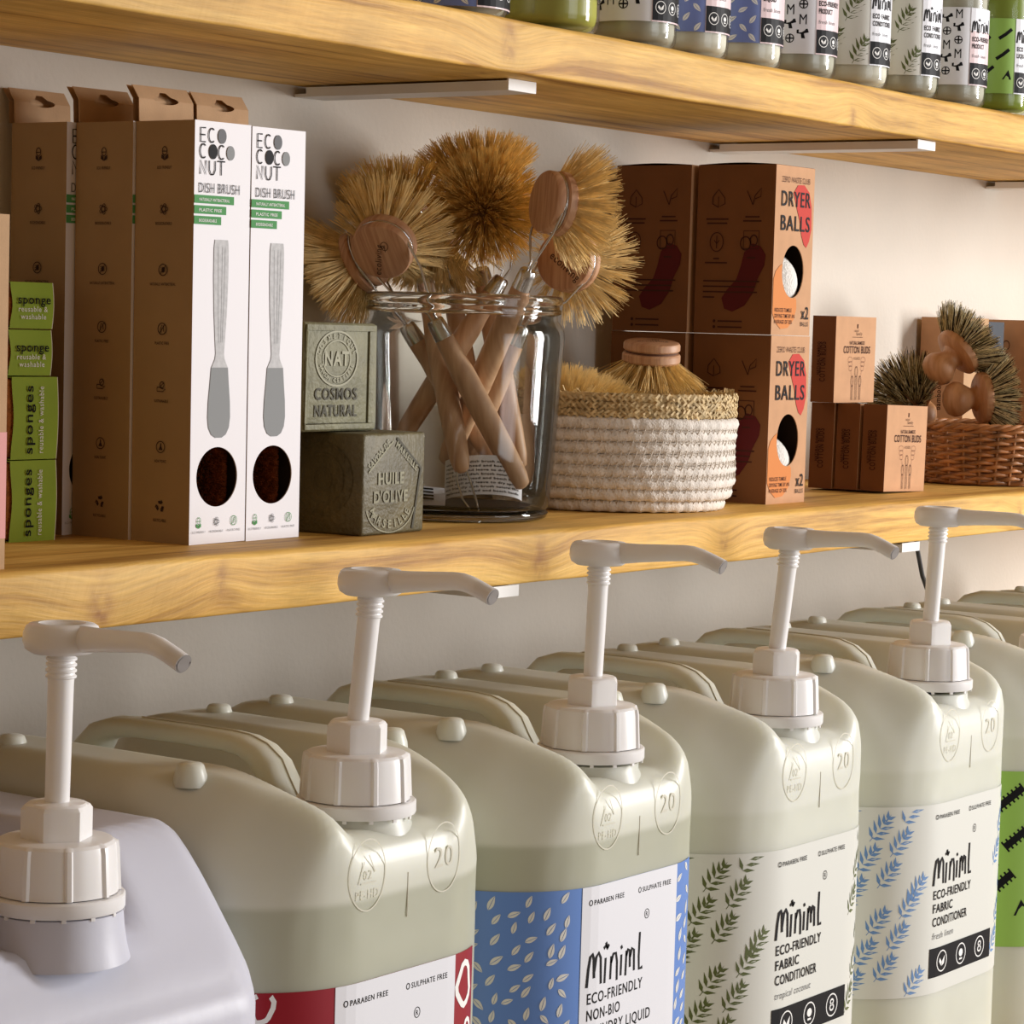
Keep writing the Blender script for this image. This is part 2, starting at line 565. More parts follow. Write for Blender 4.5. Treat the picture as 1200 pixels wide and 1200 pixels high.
class Art:
    """artwork in metres: u to the right, v downwards from the top-left corner."""

    def __init__(s):
        s.it = []

    def poly(s, pts, mat, lay=1, faces=None):
        s.it.append((lay, pts, faces or [tuple(range(len(pts)))], mat))

    def text(s, t, u, v, h, w=None, mat='ink', bold=0.0, lay=2, align='l', rot=0.0, shear=0.0):
        """(u,v) is the left end of the baseline (or centre / right with align)."""
        vs, fs = _text_mesh(t, bold)
        if not vs:
            return
        x0 = min(p[0] for p in vs)
        x1 = max(p[0] for p in vs)
        k = h / CAP
        kx = (w / (x1 - x0)) if w else k
        W = (x1 - x0) * kx
        off = {'l': 0, 'c': -W / 2, 'r': -W}[align]
        out = []
        for px, py in vs:
            a = (px - x0) * kx + off + shear * py * k
            b = -py * k
            out.append((u + a * cos(rot) - b * sin(rot), v + a * sin(rot) + b * cos(rot)))
        s.it.append((lay, out, fs, mat))

    def rect(s, u0, v0, u1, v1, mat, lay=1, nx=1):
        pts = []
        for i in range(nx + 1):
            u = u0 + (u1 - u0) * i / nx
            pts += [(u, v0), (u, v1)]
        fs = [(2 * i, 2 * i + 1, 2 * i + 3, 2 * i + 2) for i in range(nx)]
        s.it.append((lay, pts, fs, mat))

    def ell(s, u, v, ru, rv, mat, lay=1, n=18, rot=0.0):
        s.poly([(u + ru * cos(a) * cos(rot) - rv * sin(a) * sin(rot), v + ru * cos(a) * sin(rot) + rv * sin(a) * cos(rot)) for a in [2 * pi * i / n for i in range(n)]], mat, lay)

    def stroke(s, pts, wd, mat, lay=2, closed=False):
        P = [Vector((p[0], p[1])) for p in pts]
        n = len(P)
        out = []
        for i in range(n):
            if closed:
                t = P[(i + 1) % n] - P[i - 1]
            else:
                t = P[min(i + 1, n - 1)] - P[max(i - 1, 0)]
            if t.length < 1e-9:
                t = Vector((1, 0))
            t.normalize()
            q = Vector((-t.y, t.x)) * (wd / 2)
            out += [tuple(P[i] + q), tuple(P[i] - q)]
        fs = []
        for i in range(n if closed else n - 1):
            k = (i + 1) % n
            fs.append((2 * i, 2 * i + 1, 2 * k + 1, 2 * k))
        s.it.append((lay, out, fs, mat))

    def ring(s, u, v, ru, rv, wd, mat, lay=2, n=22, a0=0, a1=2 * pi):
        full = abs(a1 - a0 - 2 * pi) < 1e-6
        k = n if full else n + 1
        s.stroke([(u + ru * cos(a0 + (a1 - a0) * i / n), v + rv * sin(a0 + (a1 - a0) * i / n)) for i in range(k)], wd, mat, lay, full)

    def clip_v(s, vmin, vmax, umin=-9, umax=9):
        """drop faces that leave the printed area."""
        new = []
        for lay, vs, fs, mat in s.it:
            keep = [f for f in fs if all(vmin <= vs[i][1] <= vmax and umin <= vs[i][0] <= umax for i in f)]
            if keep:
                new.append((lay, vs, keep, mat))
        s.it = new

    def emit(s, name, parent, fmap, step=0.00018, base=0.0002):
        keys = []
        mb = MB()
        for lay, vs, fs, mat in s.it:
            if mat not in keys:
                keys.append(mat)
            h = base + step * lay
            mb.add([fmap(u, v, h) for u, v in vs], fs, keys.index(mat))
        return mb.build(name, [M[k] for k in keys], parent)


def face(o, ex, n, ez=(0, 0, 1)):
    """map for a flat face; o is the top-left corner."""
    o = Vector(o)
    ex = Vector(ex).normalized()
    n = Vector(n).normalized()
    ez = Vector(ez).normalized()
    return lambda u, v, h: tuple(o + ex * u - ez * v + n * h)


# small pictograms ---------------------------------------------------
def icon_leafdrop(a, u, v, r, m, w):
    a.ring(u, v - r * 0.35, r * 0.55, r * 0.75, w, m)
    a.stroke([(u - r * .5, v - r * .3), (u + r * .5, v - r * .3)], w, m)
    a.poly([(u, v + r * 1.3), (u - r * .8, v + r * .9), (u - r * .75, v + r * .2), (u - r * .15, v + r * .55)], m)
    a.poly([(u, v + r * 1.3), (u + r * .15, v + r * .55), (u + r * .75, v + r * .2), (u + r * .8, v + r * .9)], m)


def icon_cycle(a, u, v, r, m, w):
    for k in range(5):
        t = 2 * pi * k / 5
        a.ring(u + r * .65 * cos(t), v + r * .65 * sin(t), r * .32, r * .32, w * .8, m, n=9)
    a.ring(u, v, r * .55, r * .6, w, m, n=12)


def icon_bug(a, u, v, r, m, w):
    a.ring(u, v, r, r, w, m)
    a.ell(u, v, r * .35, r * .5, m)
    for k in (-1, 0, 1):
        a.stroke([(u - r * .6, v + k * r * .35), (u + r * .6, v + k * r * .3)], w * .6, m)
    a.stroke([(u + r * .6, v - r * .75), (u - r * .6, v + r * .75)], w * .8, m)


def icon_noplastic(a, u, v, r, m, w):
    a.ring(u, v, r, r, w, m)
    a.stroke([(u - r * .1, v - r * .7), (u - r * .35, v + r * .1), (u - r * .2, v + r * .65)], w, m)
    a.stroke([(u + r * .25, v - r * .6), (u + r * .4, v + r * .5)], w, m)
    a.stroke([(u + r * .6, v - r * .75), (u - r * .6, v + r * .75)], w * .8, m)


def icon_hand(a, u, v, r, m, w):
    a.stroke([(u - r, v + r * .1), (u - r, v + r * .8), (u + r * .3, v + r * .85), (u + r, v + r * .4), (u + r * .2, v + r * .35), (u - r * .4, v + r * .1), (u - r, v + r * .1)], w, m)
    a.ring(u + r * .15, v - r * .35, r * .5, r * .55, w, m)
    a.stroke([(u - r * .2, v - r * .1), (u + r * .55, v - r * .7)], w * .8, m)


def icon_flask(a, u, v, r, m, w):
    a.ring(u, v, r, r, w, m)
    a.poly([(u - r * .12, v - r * .65), (u + r * .12, v - r * .65), (u + r * .15, v - r * .1), (u + r * .5, v + r * .55), (u - r * .5, v + r * .55), (u - r * .15, v - r * .1)], m)


def icon_recycle(a, u, v, r, m, w):
    for k in range(3):
        t = -pi / 2 + 2 * pi * k / 3
        p = [(u + r * cos(t - .5), v + r * sin(t - .5)), (u + r * 1.05 * cos(t + .25), v + r * 1.05 * sin(t + .25)),
             (u + r * .45 * cos(t + .5), v + r * .45 * sin(t + .5)), (u + r * .5 * cos(t - .6), v + r * .5 * sin(t - .6))]
        a.poly(p, m)
        t2 = t + .55
        a.poly([(u + r * 1.25 * cos(t2 - .25), v + r * 1.25 * sin(t2 - .25)), (u + r * .95 * cos(t2 + .3), v + r * .95 * sin(t2 + .3)), (u + r * .35 * cos(t2 - .1), v + r * .35 * sin(t2 - .1))], m)


def sprig(a, u, v, L, ang, m, lay=1, n=5):
    """palm sprig: slim pointed leaflets on a stalk."""
    ca, sa = cos(ang), sin(ang)

    def P(x, y):
        return (u + x * ca - y * sa, v + x * sa + y * ca)
    for i in range(n):
        t = -0.42 + 0.8 * i / (n - 1)
        ln = L * (0.52 - 0.26 * abs(t + 0.05) - 0.10 * (t > 0.1))
        for sd in (-1, 1):
            a0 = sd * (0.95 - 0.45 * (t + .4))
            c0, s0 = cos(a0), sin(a0)
            wd = L * 0.060

            def Q(x, y):
                return P(t * L + x * c0 - y * s0, x * s0 + y * c0)
            a.poly([Q(0, 0), Q(ln * .35, -wd), Q(ln, 0), Q(ln * .35, wd)], m, lay)
    a.poly([P(L * .3, -L * .03), P(L * .62, 0), P(L * .3, L * .03)], m, lay)
    a.stroke([P(-.55 * L, 0), P(L * .4, 0)], L * 0.022, m, lay)


def seed(a, u, v, L, ang, m, lay=1):
    ca, sa = cos(ang), sin(ang)

    def P(x, y):
        return (u + x * ca - y * sa, v + x * sa + y * ca)
    top = [P(-L * .5 + L * k / 6, -L * .21 * sin(pi * (k / 6) ** .8) - L * .012) for k in range(7)]
    bot = [P(-L * .5 + L * k / 6, L * .19 * sin(pi * (k / 6) ** .8) + L * .012) for k in range(7)]
    a.poly(top + [P(0, -L * .02)], m, lay)
    a.poly(bot + [P(0, L * .02)], m, lay)


WM = [  # handwritten word mark, unit height 1, strokes of (x, y up)
    [(-.04, 0.0), (0.0, .45), (0.05, .74), (.12, .80), (.17, .66), (.19, .2)], [(.19, .35), (.25, .70), (.33, .8), (.41, .66), (.44, 0.02)],
    [(.60, .62), (.58, 0.0)], [(.52, .86), (.60, .92), (.66, .84), (.72, .93)], [(.66, .84), (.60, 1.0)],
    [(.80, .05), (.82, .62)], [(.82, .45), (.90, .66), (1.0, .66), (1.05, .45), (1.06, -.02)],
    [(1.22, .58), (1.21, .06)], [(1.20, .80), (1.24, .72)],
    [(1.40, .02), (1.42, .64)], [(1.42, .5), (1.48, .66), (1.55, .62), (1.57, .2)], [(1.57, .45), (1.64, .66), (1.72, .6), (1.74, .08)],
    [(1.94, 1.0), (1.92, .4), (1.94, .08), (2.08, .10)],
]


def wordmark(a, u, v, h, w=None, mat='lab_ink', lay=2, wd=0.11):
    k = h
    kx = (w / 2.08) if w else h
    for st in WM:
        a.stroke([(u + x * kx, v - y * k) for x, y in st], wd * h, mat, lay)


def round_icon(a, u, v, r, kind, lay=3, m='white_ink'):
    a.ring(u, v, r, r, r * .12, m, lay, 20)
    if kind == 0:
        a.poly([(u - r * .1, v + r * .5), (u - r * .6, v), (u - r * .45, v - r * .35), (u, v + r * .1)], m, lay)
        a.poly([(u, v + r * .5), (u + r * .1, v), (u + r * .6, v - r * .5), (u + r * .45, v + r * .3)], m, lay)
    elif kind == 1:
        a.ell(u, v - r * .1, r * .42, r * .38, m, lay)
        a.stroke([(u - r * .3, v + r * .5), (u + r * .3, v + r * .5)], r * .18, m, lay)
    else:
        a.ring(u, v - r * .3, r * .28, r * .22, r * .16, m, lay, 10)
        a.ring(u, v + r * .22, r * .34, r * .26, r * .16, m, lay, 10)


# ------------------------------------------------------------------ setting
def slab(name, a, b, mat, label=None, kind='structure'):
    mb = MB()
    mb.box(a, b)
    o = mb.build(name, mat)
    tag(o, label, kind=kind)
    return o


slab('wall_back', (-1.6, 0.0, -1.3), (5.2, 0.12, 1.5), M['wall'], 'cream painted plaster wall behind the shelves')
slab('floor', (-1.6, -4.2, -1.36), (5.2, 0.12, -1.3), M['floor'], 'dark shop floor')


def board(name, x0, x1, yb, yf, ztop, zbot, mat, seed, label, amp=1.0):
    rnd = random.Random(seed)
    n = 220
    ph = [rnd.uniform(0, 6.28) for _ in range(8)]

    def wob(x, k, f):
        return amp * (sin(x * f + ph[k]) * .5 + sin(x * f * 2.7 + ph[k + 1]) * .3 + sin(x * f * 7.1 + ph[k + 2]) * .15)
    rows = []
    for i in range(n + 1):
        x = x0 + (x1 - x0) * i / n
        dt = 0.0012 * wob(x, 0, 9)
        df = 0.0014 * wob(x, 3, 7)
        r = 0.0042 + 0.0018 * wob(x, 5, 12)
        zb = zbot + 0.0006 * wob(x, 1, 8)
        pr = [(x, yb, ztop), (x, (yb + yf) / 2, ztop), (x, yf + r * 3.2, ztop)]
        for a in range(0, 5):
            t = a / 4 * pi / 2
            pr.append((x, yf + df + r * 1.6 * (1 - sin(t)), ztop + dt * .4 - r * (1 - cos(t))))
        for a in range(0, 4):
            t = a / 3 * pi / 2
            pr.append((x, yf + df + 0.002 * (1 - cos(t)), zb + 0.002 * (1 - sin(t))))
        pr.append((x, yb, zbot))
        rows.append(pr)
    mb = MB()
    mb.grid([list(reversed(r)) for r in rows], closed=True)
    nn = len(rows[0])
    mb.add(rows[0], [tuple(range(nn))])
    mb.add(rows[-1], [tuple(range(nn - 1, -1, -1))])
    o = mb.build(name, mat, smooth=True, auto=40)
    tag(o, label, 'shelf')
    return o


ZU = 0.3203
TH = 0.0374
board('shelf_board', -0.2, 4.2, -0.0005, -0.225, ZU + TH, ZU, M['board_up'], 5, 'thick golden pine shelf board across the top, carrying refill bottles')
board('shelf_board', -0.2, 4.2, -0.0005, -0.225, 0.0, -TH, M['board_mid'], 9, 'thick golden pine shelf board across the middle, carrying boxes, soaps and jar')
board('shelf_board', -0.2, 4.2, -0.0005, -0.46, -0.492, -0.53, M['board_low'], 15, 'deep pine shelf board at the bottom, under the large jerrycans')


def bracket_plain(x, ztop, label, length):
    b = thing('shelf_bracket', label, 'bracket', (x, 0, ztop))
    h = 0.0085
    wd = 0.034
    L = length
    mb = MB()
    mb.box((-wd / 2, -L, -h), (wd / 2, -0.001, -h + 0.0022))
    mb.box((-wd / 2, -L, -h + 0.0022), (-wd / 2 + 0.002, -0.012, -0.0016))
    mb.box((wd / 2 - 0.002, -L, -h + 0.0022), (wd / 2, -0.012, -0.0016))
    mb.box((-wd / 2, -L - 0.0015, -h), (wd / 2, -L, -0.0004))
    mb.build('arm', M['white_metal'], b)
    return b


bracket_plain(1.575, ZU, 'white metal shelf bracket under the top board above the brush jar', 0.197)
bracket_plain(2.172, ZU, 'white metal shelf bracket under the top board above the dryer ball boxes', 0.215)
bracket_plain(2.76, ZU, 'white metal shelf bracket under the top board at the right edge', 0.2)
bracket_plain(1.536, -TH, 'white metal bracket end under the middle board left of the third pump', 0.222)
bracket_plain(2.158, -TH, 'white metal bracket end under the middle board behind the fifth pump', 0.222)

#PART2

# ------------------------------------------------------------------ jerrycans
CB = -0.492          # shelf level the cans stand on
CYC = -0.35          # y of the cap axis


class Outline:
    """rounded rectangle footprint, arc length s from the front centre, + to the right."""

    def __init__(o, hw, yf, yb, rf, rb):
        o.hw, o.yf, o.yb, o.rf, o.rb = hw, yf, yb, rf, rb
        o.seg = [('l', hw - rf), ('a', rf * pi / 2), ('s', (yb - rb) - (yf + rf)), ('b', rb * pi / 2), ('t', hw - rb)]
        o.half = sum(k[1] for k in o.seg)

    def at(o, s):
        sg = -1 if s < 0 else 1
        t = abs(s)
        hw, yf, yb, rf, rb = o.hw, o.yf, o.yb, o.rf, o.rb
        for nm, L in o.seg:
            if t <= L or nm == 't':
                break
            t -= L
        if nm == 'l':
            x, y, nx, ny = t, yf, 0, -1
        elif nm == 'a':
            a = t / rf
            x, y, nx, ny = hw - rf + rf * sin(a), yf + rf - rf * cos(a), sin(a), -cos(a)
        elif nm == 's':
            x, y, nx, ny = hw, yf + rf + t, 1, 0
        elif nm == 'b':
            a = t / rb
            x, y, nx, ny = hw - rb + rb * cos(a), yb - rb + rb * sin(a), cos(a), sin(a)
        else:
            x, y, nx, ny = hw - rb - t, yb, 0, 1
        return sg * x, y, sg * nx, ny

    def inside(o, x, y):
        """distance from an inner point to the outline."""
        ax = abs(x)
        d = min(o.hw - ax, y - o.yf, o.yb - y)
        if ax > o.hw - o.rf and y < o.yf + o.rf:
            d = o.rf - sqrt((ax - (o.hw - o.rf)) ** 2 + (y - (o.yf + o.rf)) ** 2)
        if ax > o.hw - o.rb and y > o.yb - o.rb:
            d = o.rb - sqrt((ax - (o.hw - o.rb)) ** 2 + (y - (o.yb - o.rb)) ** 2)
        return max(d, 0.0)


def sst(a, b, x):
    t = max(0.0, min(1.0, (x - a) / (b - a)))
    return t * t * (3 - 2 * t)


OL = Outline(0.1195, -0.040, 0.250, 0.078, 0.045)   # y relative to the cap axis


def can_top(x, y):
    ax = abs(x)
    zs = 0.3815
    zs -= 0.016 * sst(0.050, -0.040, y)                     # shoulders fall towards the front
    zs -= 0.010 * sst(0.20, 0.26, y)
    g = sst(0.066, 0.036, ax)                               # middle valley for the handle
    floor = 0.3515 - 0.004 * sst(0.05, -0.04, y)
    z = zs + (floor - zs) * g * sst(0.262, 0.235, y)
    return z


def can_rt(x, y):
    f = sst(0.085, 0.02, y)
    r = 0.024 + 0.032 * f
    return r - (r - 0.018) * sst(0.096, 0.055, abs(x)) * sst(0.10, 0.02, y)


def can_body():
    N = 208
    mb = MB()
    cx, cy = 0.0, 0.10
    edge = [OL.at(-OL.half + 2 * OL.half * j / N) for j in range(N)]
    rr = [1 - (1 - t) ** 1.0 for t in [i / 44 for i in range(45)]]
    rows = []
    # base
    for z, k in ((0.0, 0.90), (0.003, 0.95), (0.012, 0.99), (0.022, 1.0)):
        rows.append([(cx + (e[0] - cx) * k, cy + (e[1] - cy) * k, z) for e in edge])
    nz = 20
    for i in range(1, nz):
        f = i / nz
        r = []
        for e in edge:
            zt = can_top(e[0], e[1]) - can_rt(e[0], e[1])
            z = 0.022 + (zt - 0.022) * f
            # faint horizontal waist
            k = 1 - 0.006 * exp(-((z - 0.295) / 0.006) ** 2)
            r.append((cx + (e[0] - cx) * k, cy + (e[1] - cy) * k, z))
        rows.append(r)
    # top, outside in
    ts = [0, .012, .028, .048, .07, .095, .12, .15] + [.15 + .845 * i / 34 for i in range(1, 35)]
    for t in ts:
        r = []
        for e in edge:
            x = cx + (e[0] - cx) * (1 - t)
            y = cy + (e[1] - cy) * (1 - t)
            d = OL.inside(x, y)
            rt = can_rt(x, y)
            drop = rt - sqrt(max(0, rt * rt - (rt - d) ** 2)) if d < rt else 0
            r.append((x, y, can_top(x, y) - drop))
        rows.append(r)
    mb.grid(rows, 0, True)
    mb.add(rows[0], [tuple(range(N - 1, -1, -1))])
    mb.add(rows[-1], [tuple(range(N))])
    return mb


def can_map(ztop):
    def f(u, v, h):
        x, y, nx, ny = OL.at(u)
        z = ztop - v
        k = 1 + 0 * z
        return (x * k + nx * h, y * k + ny * h, z)
    return f


def pump(x, y, z, yaw, lean, leandir, label, Ls=0.094, rise=0.0):
    """hand pump screwed on a can: z is the underside of the collar."""
    p = thing('dispenser_pump', label, 'pump', (x, y, z), (0, 0, yaw), 'white hand pumps on the jerrycans')
    mb = MB()
    n = 180
    prof = []
    rows = []
    # screw cap with vertical ribs
    NR = 9
    for zz, r, rib in ((0.008, 0.0300, 0), (0.0085, 0.0318, 1), (0.012, 0.0316, 1), (0.030, 0.0306, 1), (0.0335, 0.0300, 1), (0.0350, 0.0286, 0), (0.0355, 0.0260, 0), (0.0357, 0.010, 0)):
        row = []
        for j in range(n):
            a = 2 * pi * j / n
            k = r
            if rib:
                c = (j % (n // NR))
                if c in (0, 1, 2):
                    k = r + 0.0015
            row.append((k * cos(a), k * sin(a), zz))
        rows.append(row)
    mb.grid(rows, 0, True)
    mb.build('screw_cap', M['plastic'], p, smooth=True, auto=32)
    m2 = MB()
    m2.lathe([(0.0300, 0.0), (0.0350, 0.0), (0.0355, 0.0008), (0.0355, 0.0070), (0.0348, 0.0078), (0.0312, 0.0080), (0.0300, 0.0076)], 72)
    for j in range(14):
        a = 2 * pi * j / 14 + .1
        m2.T = Matrix.Rotation(a, 4, 'Z')
        m2.box((0.0335, -0.0012, -0.0018), (0.0349, 0.0012, 0.0002))
    m2.T = Matrix.Identity(4)
    m2.build('tamper_ring', M['plastic'], p, smooth=True, auto=32)
    m3 = MB()
    rows = []
    for zz, r, hexy in ((0.0355, 0.0178, 1), (0.0505, 0.0178, 1), (0.0525, 0.0165, .6), (0.0535, 0.0145, 0), (0.0540, 0.006, 0)):
        row = []
        for j in range(48):
            a = 2 * pi * j / 48 + radians(14)
            am = ((a + pi / 6) % (pi / 3)) - pi / 6
            hx = r * cos(pi / 6) / cos(am) * 1.04
            k = hx * hexy + r * (1 - hexy)
            row.append((k * cos(a), k * sin(a), zz))
        rows.append(row)
    m3.grid(rows, 0, True)
    m3.build('hex_nut', M['plastic'], p, smooth=True, auto=25)
    # leaning plunger
    ax = Vector((cos(leandir), sin(leandir), 0))
    ax.rotate(Matrix.Rotation(-yaw, 3, 'Z'))
    perp = Vector((-ax.y, ax.x, 0))
    T = Matrix.Translation((0, 0, 0.050)) @ Matrix.Rotation(lean, 4, perp)
    zt = 0.0770 + (Ls - 0.094)
    m4 = MB()
    m4.T = T
    prof = [(0.0060, 0.0), (0.0063, 0.004), (0.0066, zt - 0.015)]
    for k in range(4):
        q = zt - 0.013 + k * 0.003
        prof += [(0.0068, q), (0.0079, q + 0.0006), (0.0079, q + 0.0016), (0.0070, q + 0.0022)]
    prof += [(0.0072, zt + 0.001)]
    m4.lathe(prof, 28)
    m4.build('stem', M['plastic'], p, smooth=True, auto=40)
    m5 = MB()
    T2 = Matrix.Translation((T @ Matrix.Translation((0, 0, zt))).to_translation())
    m5.T = T2
    m5.lathe([(0.0068, -0.0002), (0.0150, 0.0000), (0.0185, 0.0022), (0.0198, 0.0060), (0.0196, 0.0105), (0.0182, 0.0138), (0.0165, 0.0150), (0.0120, 0.0154), (0.0113, 0.0146), (0.0003, 0.0144)], 56)
    m5.build('pump_head', M['plastic'], p, smooth=True, auto=50)
    m6 = MB()
    m6.T = T2
    path = [(0, -0.012, 0.0078), (0, -0.030, 0.0084), (0, -0.048, 0.0090), (0, -0.062, 0.0094), (0, -0.068, 0.0090), (0, -0.074, 0.0076), (0, -0.082, 0.0046), (0, -0.0905, 0.0010)]
    path = [(a, b_, c_ - b_ * rise) for a, b_, c_ in path]
    rad = [0.0072, 0.0060, 0.0055, 0.0052, 0.0052, 0.0051, 0.0050, 0.0050]
    m6.tube(path, rad, 20, 0, cap=False)
    d = (Vector(path[-1]) - Vector(path[-2])).normalized()
    e = Vector(path[-1])
    q = e - d * 0.012
    m6.tube([e, e + d * 0.0003, e - d * 0.0002, q], [0.0050, 0.0040, 0.0036, 0.0034], 20, 1, cap=False)
    m6.build('spout', [M['plastic'], M['plastic_hole']], p, smooth=True, auto=50)
    return p


def neck(parent, z0, mat):
    mb = MB()
    mb.lathe([(0.0350, z0 - 0.012), (0.0335, z0 - 0.006), (0.0318, z0 - 0.003), (0.0318, z0 + 0.0015), (0.025, z0 + 0.002)], 56)
    mb.build('neck', M[mat], parent, smooth=True, auto=50)


def lug(parent, x, y, z, mat):
    mb = MB()
    mb.lathe([(0.0104, -0.006), (0.0098, -0.001), (0.0088, 0.0022), (0.0076, 0.0058), (0.0062, 0.0070), (0.0001, 0.0073)], 28, T=Matrix.Translation((x, y, z)))
    mb.build('stacking_lug', M[mat], parent, smooth=True)


def handle(parent, mat):
    pts = [(.041, .328), (.049, .345), (.0585, .361), (.0635, .3705), (.072, .3775), (.083, .3815), (.096, .3828), (.13, .3832), (.17, .3828), (.190, .3812), (.203, .3765), (.212, .366), (.219, .350), (.224, .335)]
    wd = [.019, .0165, .0145, .0135, .013, .0125, .012, .012, .012, .0125, .0135, .015, .0165, .018]
    th = [.012, .0105, .0095, .009, .0075, .0066, .0062, .006, .0062, .0066, .0075, .009, .0105, .012]
    rows = []
    n = 20
    for i, (y, z) in enumerate(pts):
        a = Vector(pts[min(i + 1, len(pts) - 1)])
        b = Vector(pts[max(i - 1, 0)])
        t = (a - b).normalized()
        nn = Vector((-t.y, t.x))
        row = []
        for j in range(n):
            c, s_ = cos(2 * pi * j / n), sin(2 * pi * j / n)
            sx = abs(c) ** .75 * (1 if c > 0 else -1) * wd[i]
            st = abs(s_) ** .75 * (1 if s_ > 0 else -1) * th[i]
            row.append((sx, y + nn.x * st, z + nn.y * st))
        rows.append(row)
    mb = MB()
    mb.grid(rows, 0, True)
    mb.build('handle', M[mat], parent, smooth=True)
    m2 = MB()
    seam = []
    for i, (y, z) in enumerate(pts[:9]):
        a = Vector(pts[i + 1])
        b = Vector(pts[max(i - 1, 0)])
        t = (a - b).normalized()
        seam.append((0, y - t.y * (th[i] + .0002), z + t.x * (th[i] + .0002)))
    m2.tube(seam, 0.0007, 6)
    m2.build('mould_seam', M['seam'], parent, smooth=True)


def seals(parent, mat, lv):
    """embossed roundels either side of the mould seam."""
    a = Art()
    u, v = -0.0375, 0.0
    a.ring(u, v, 0.0158, 0.0205, 0.0008, mat, 1, 36)
    a.stroke([(u - .008, v + .0045), (u - .0035, v - .008)], .0008, mat)
    a.stroke([(u + .0005, v - .0115), (u + .0065, v - .001)], .0008, mat)
    a.stroke([(u + .008, v + .0045), (u - .006, v + .0045)], .0008, mat)
    a.text('02', u, v + .0025, 0.0052, mat=mat, align='c')
    a.text('PE-HD', u, v + .0135, 0.0052, 0.020, mat=mat, align='c')
    a.emit('embossed_seal', parent, can_map(lv), step=0.00005, base=0.0003)
    a = Art()
    u = 0.034
    a.ring(u, v, 0.0158, 0.0205, 0.0008, mat, 1, 36)
    a.text('20', u, v + .0055, 0.012, mat=mat, align='c')
    a.emit('embossed_seal', parent, can_map(lv), step=0.00005, base=0.0003)
    m2 = MB()
    m2.tube([(0, -0.0400, z) for z in (0.296, 0.31, 0.322)], 0.00035, 6)
    m2.build('mould_seam', M[mat], parent)


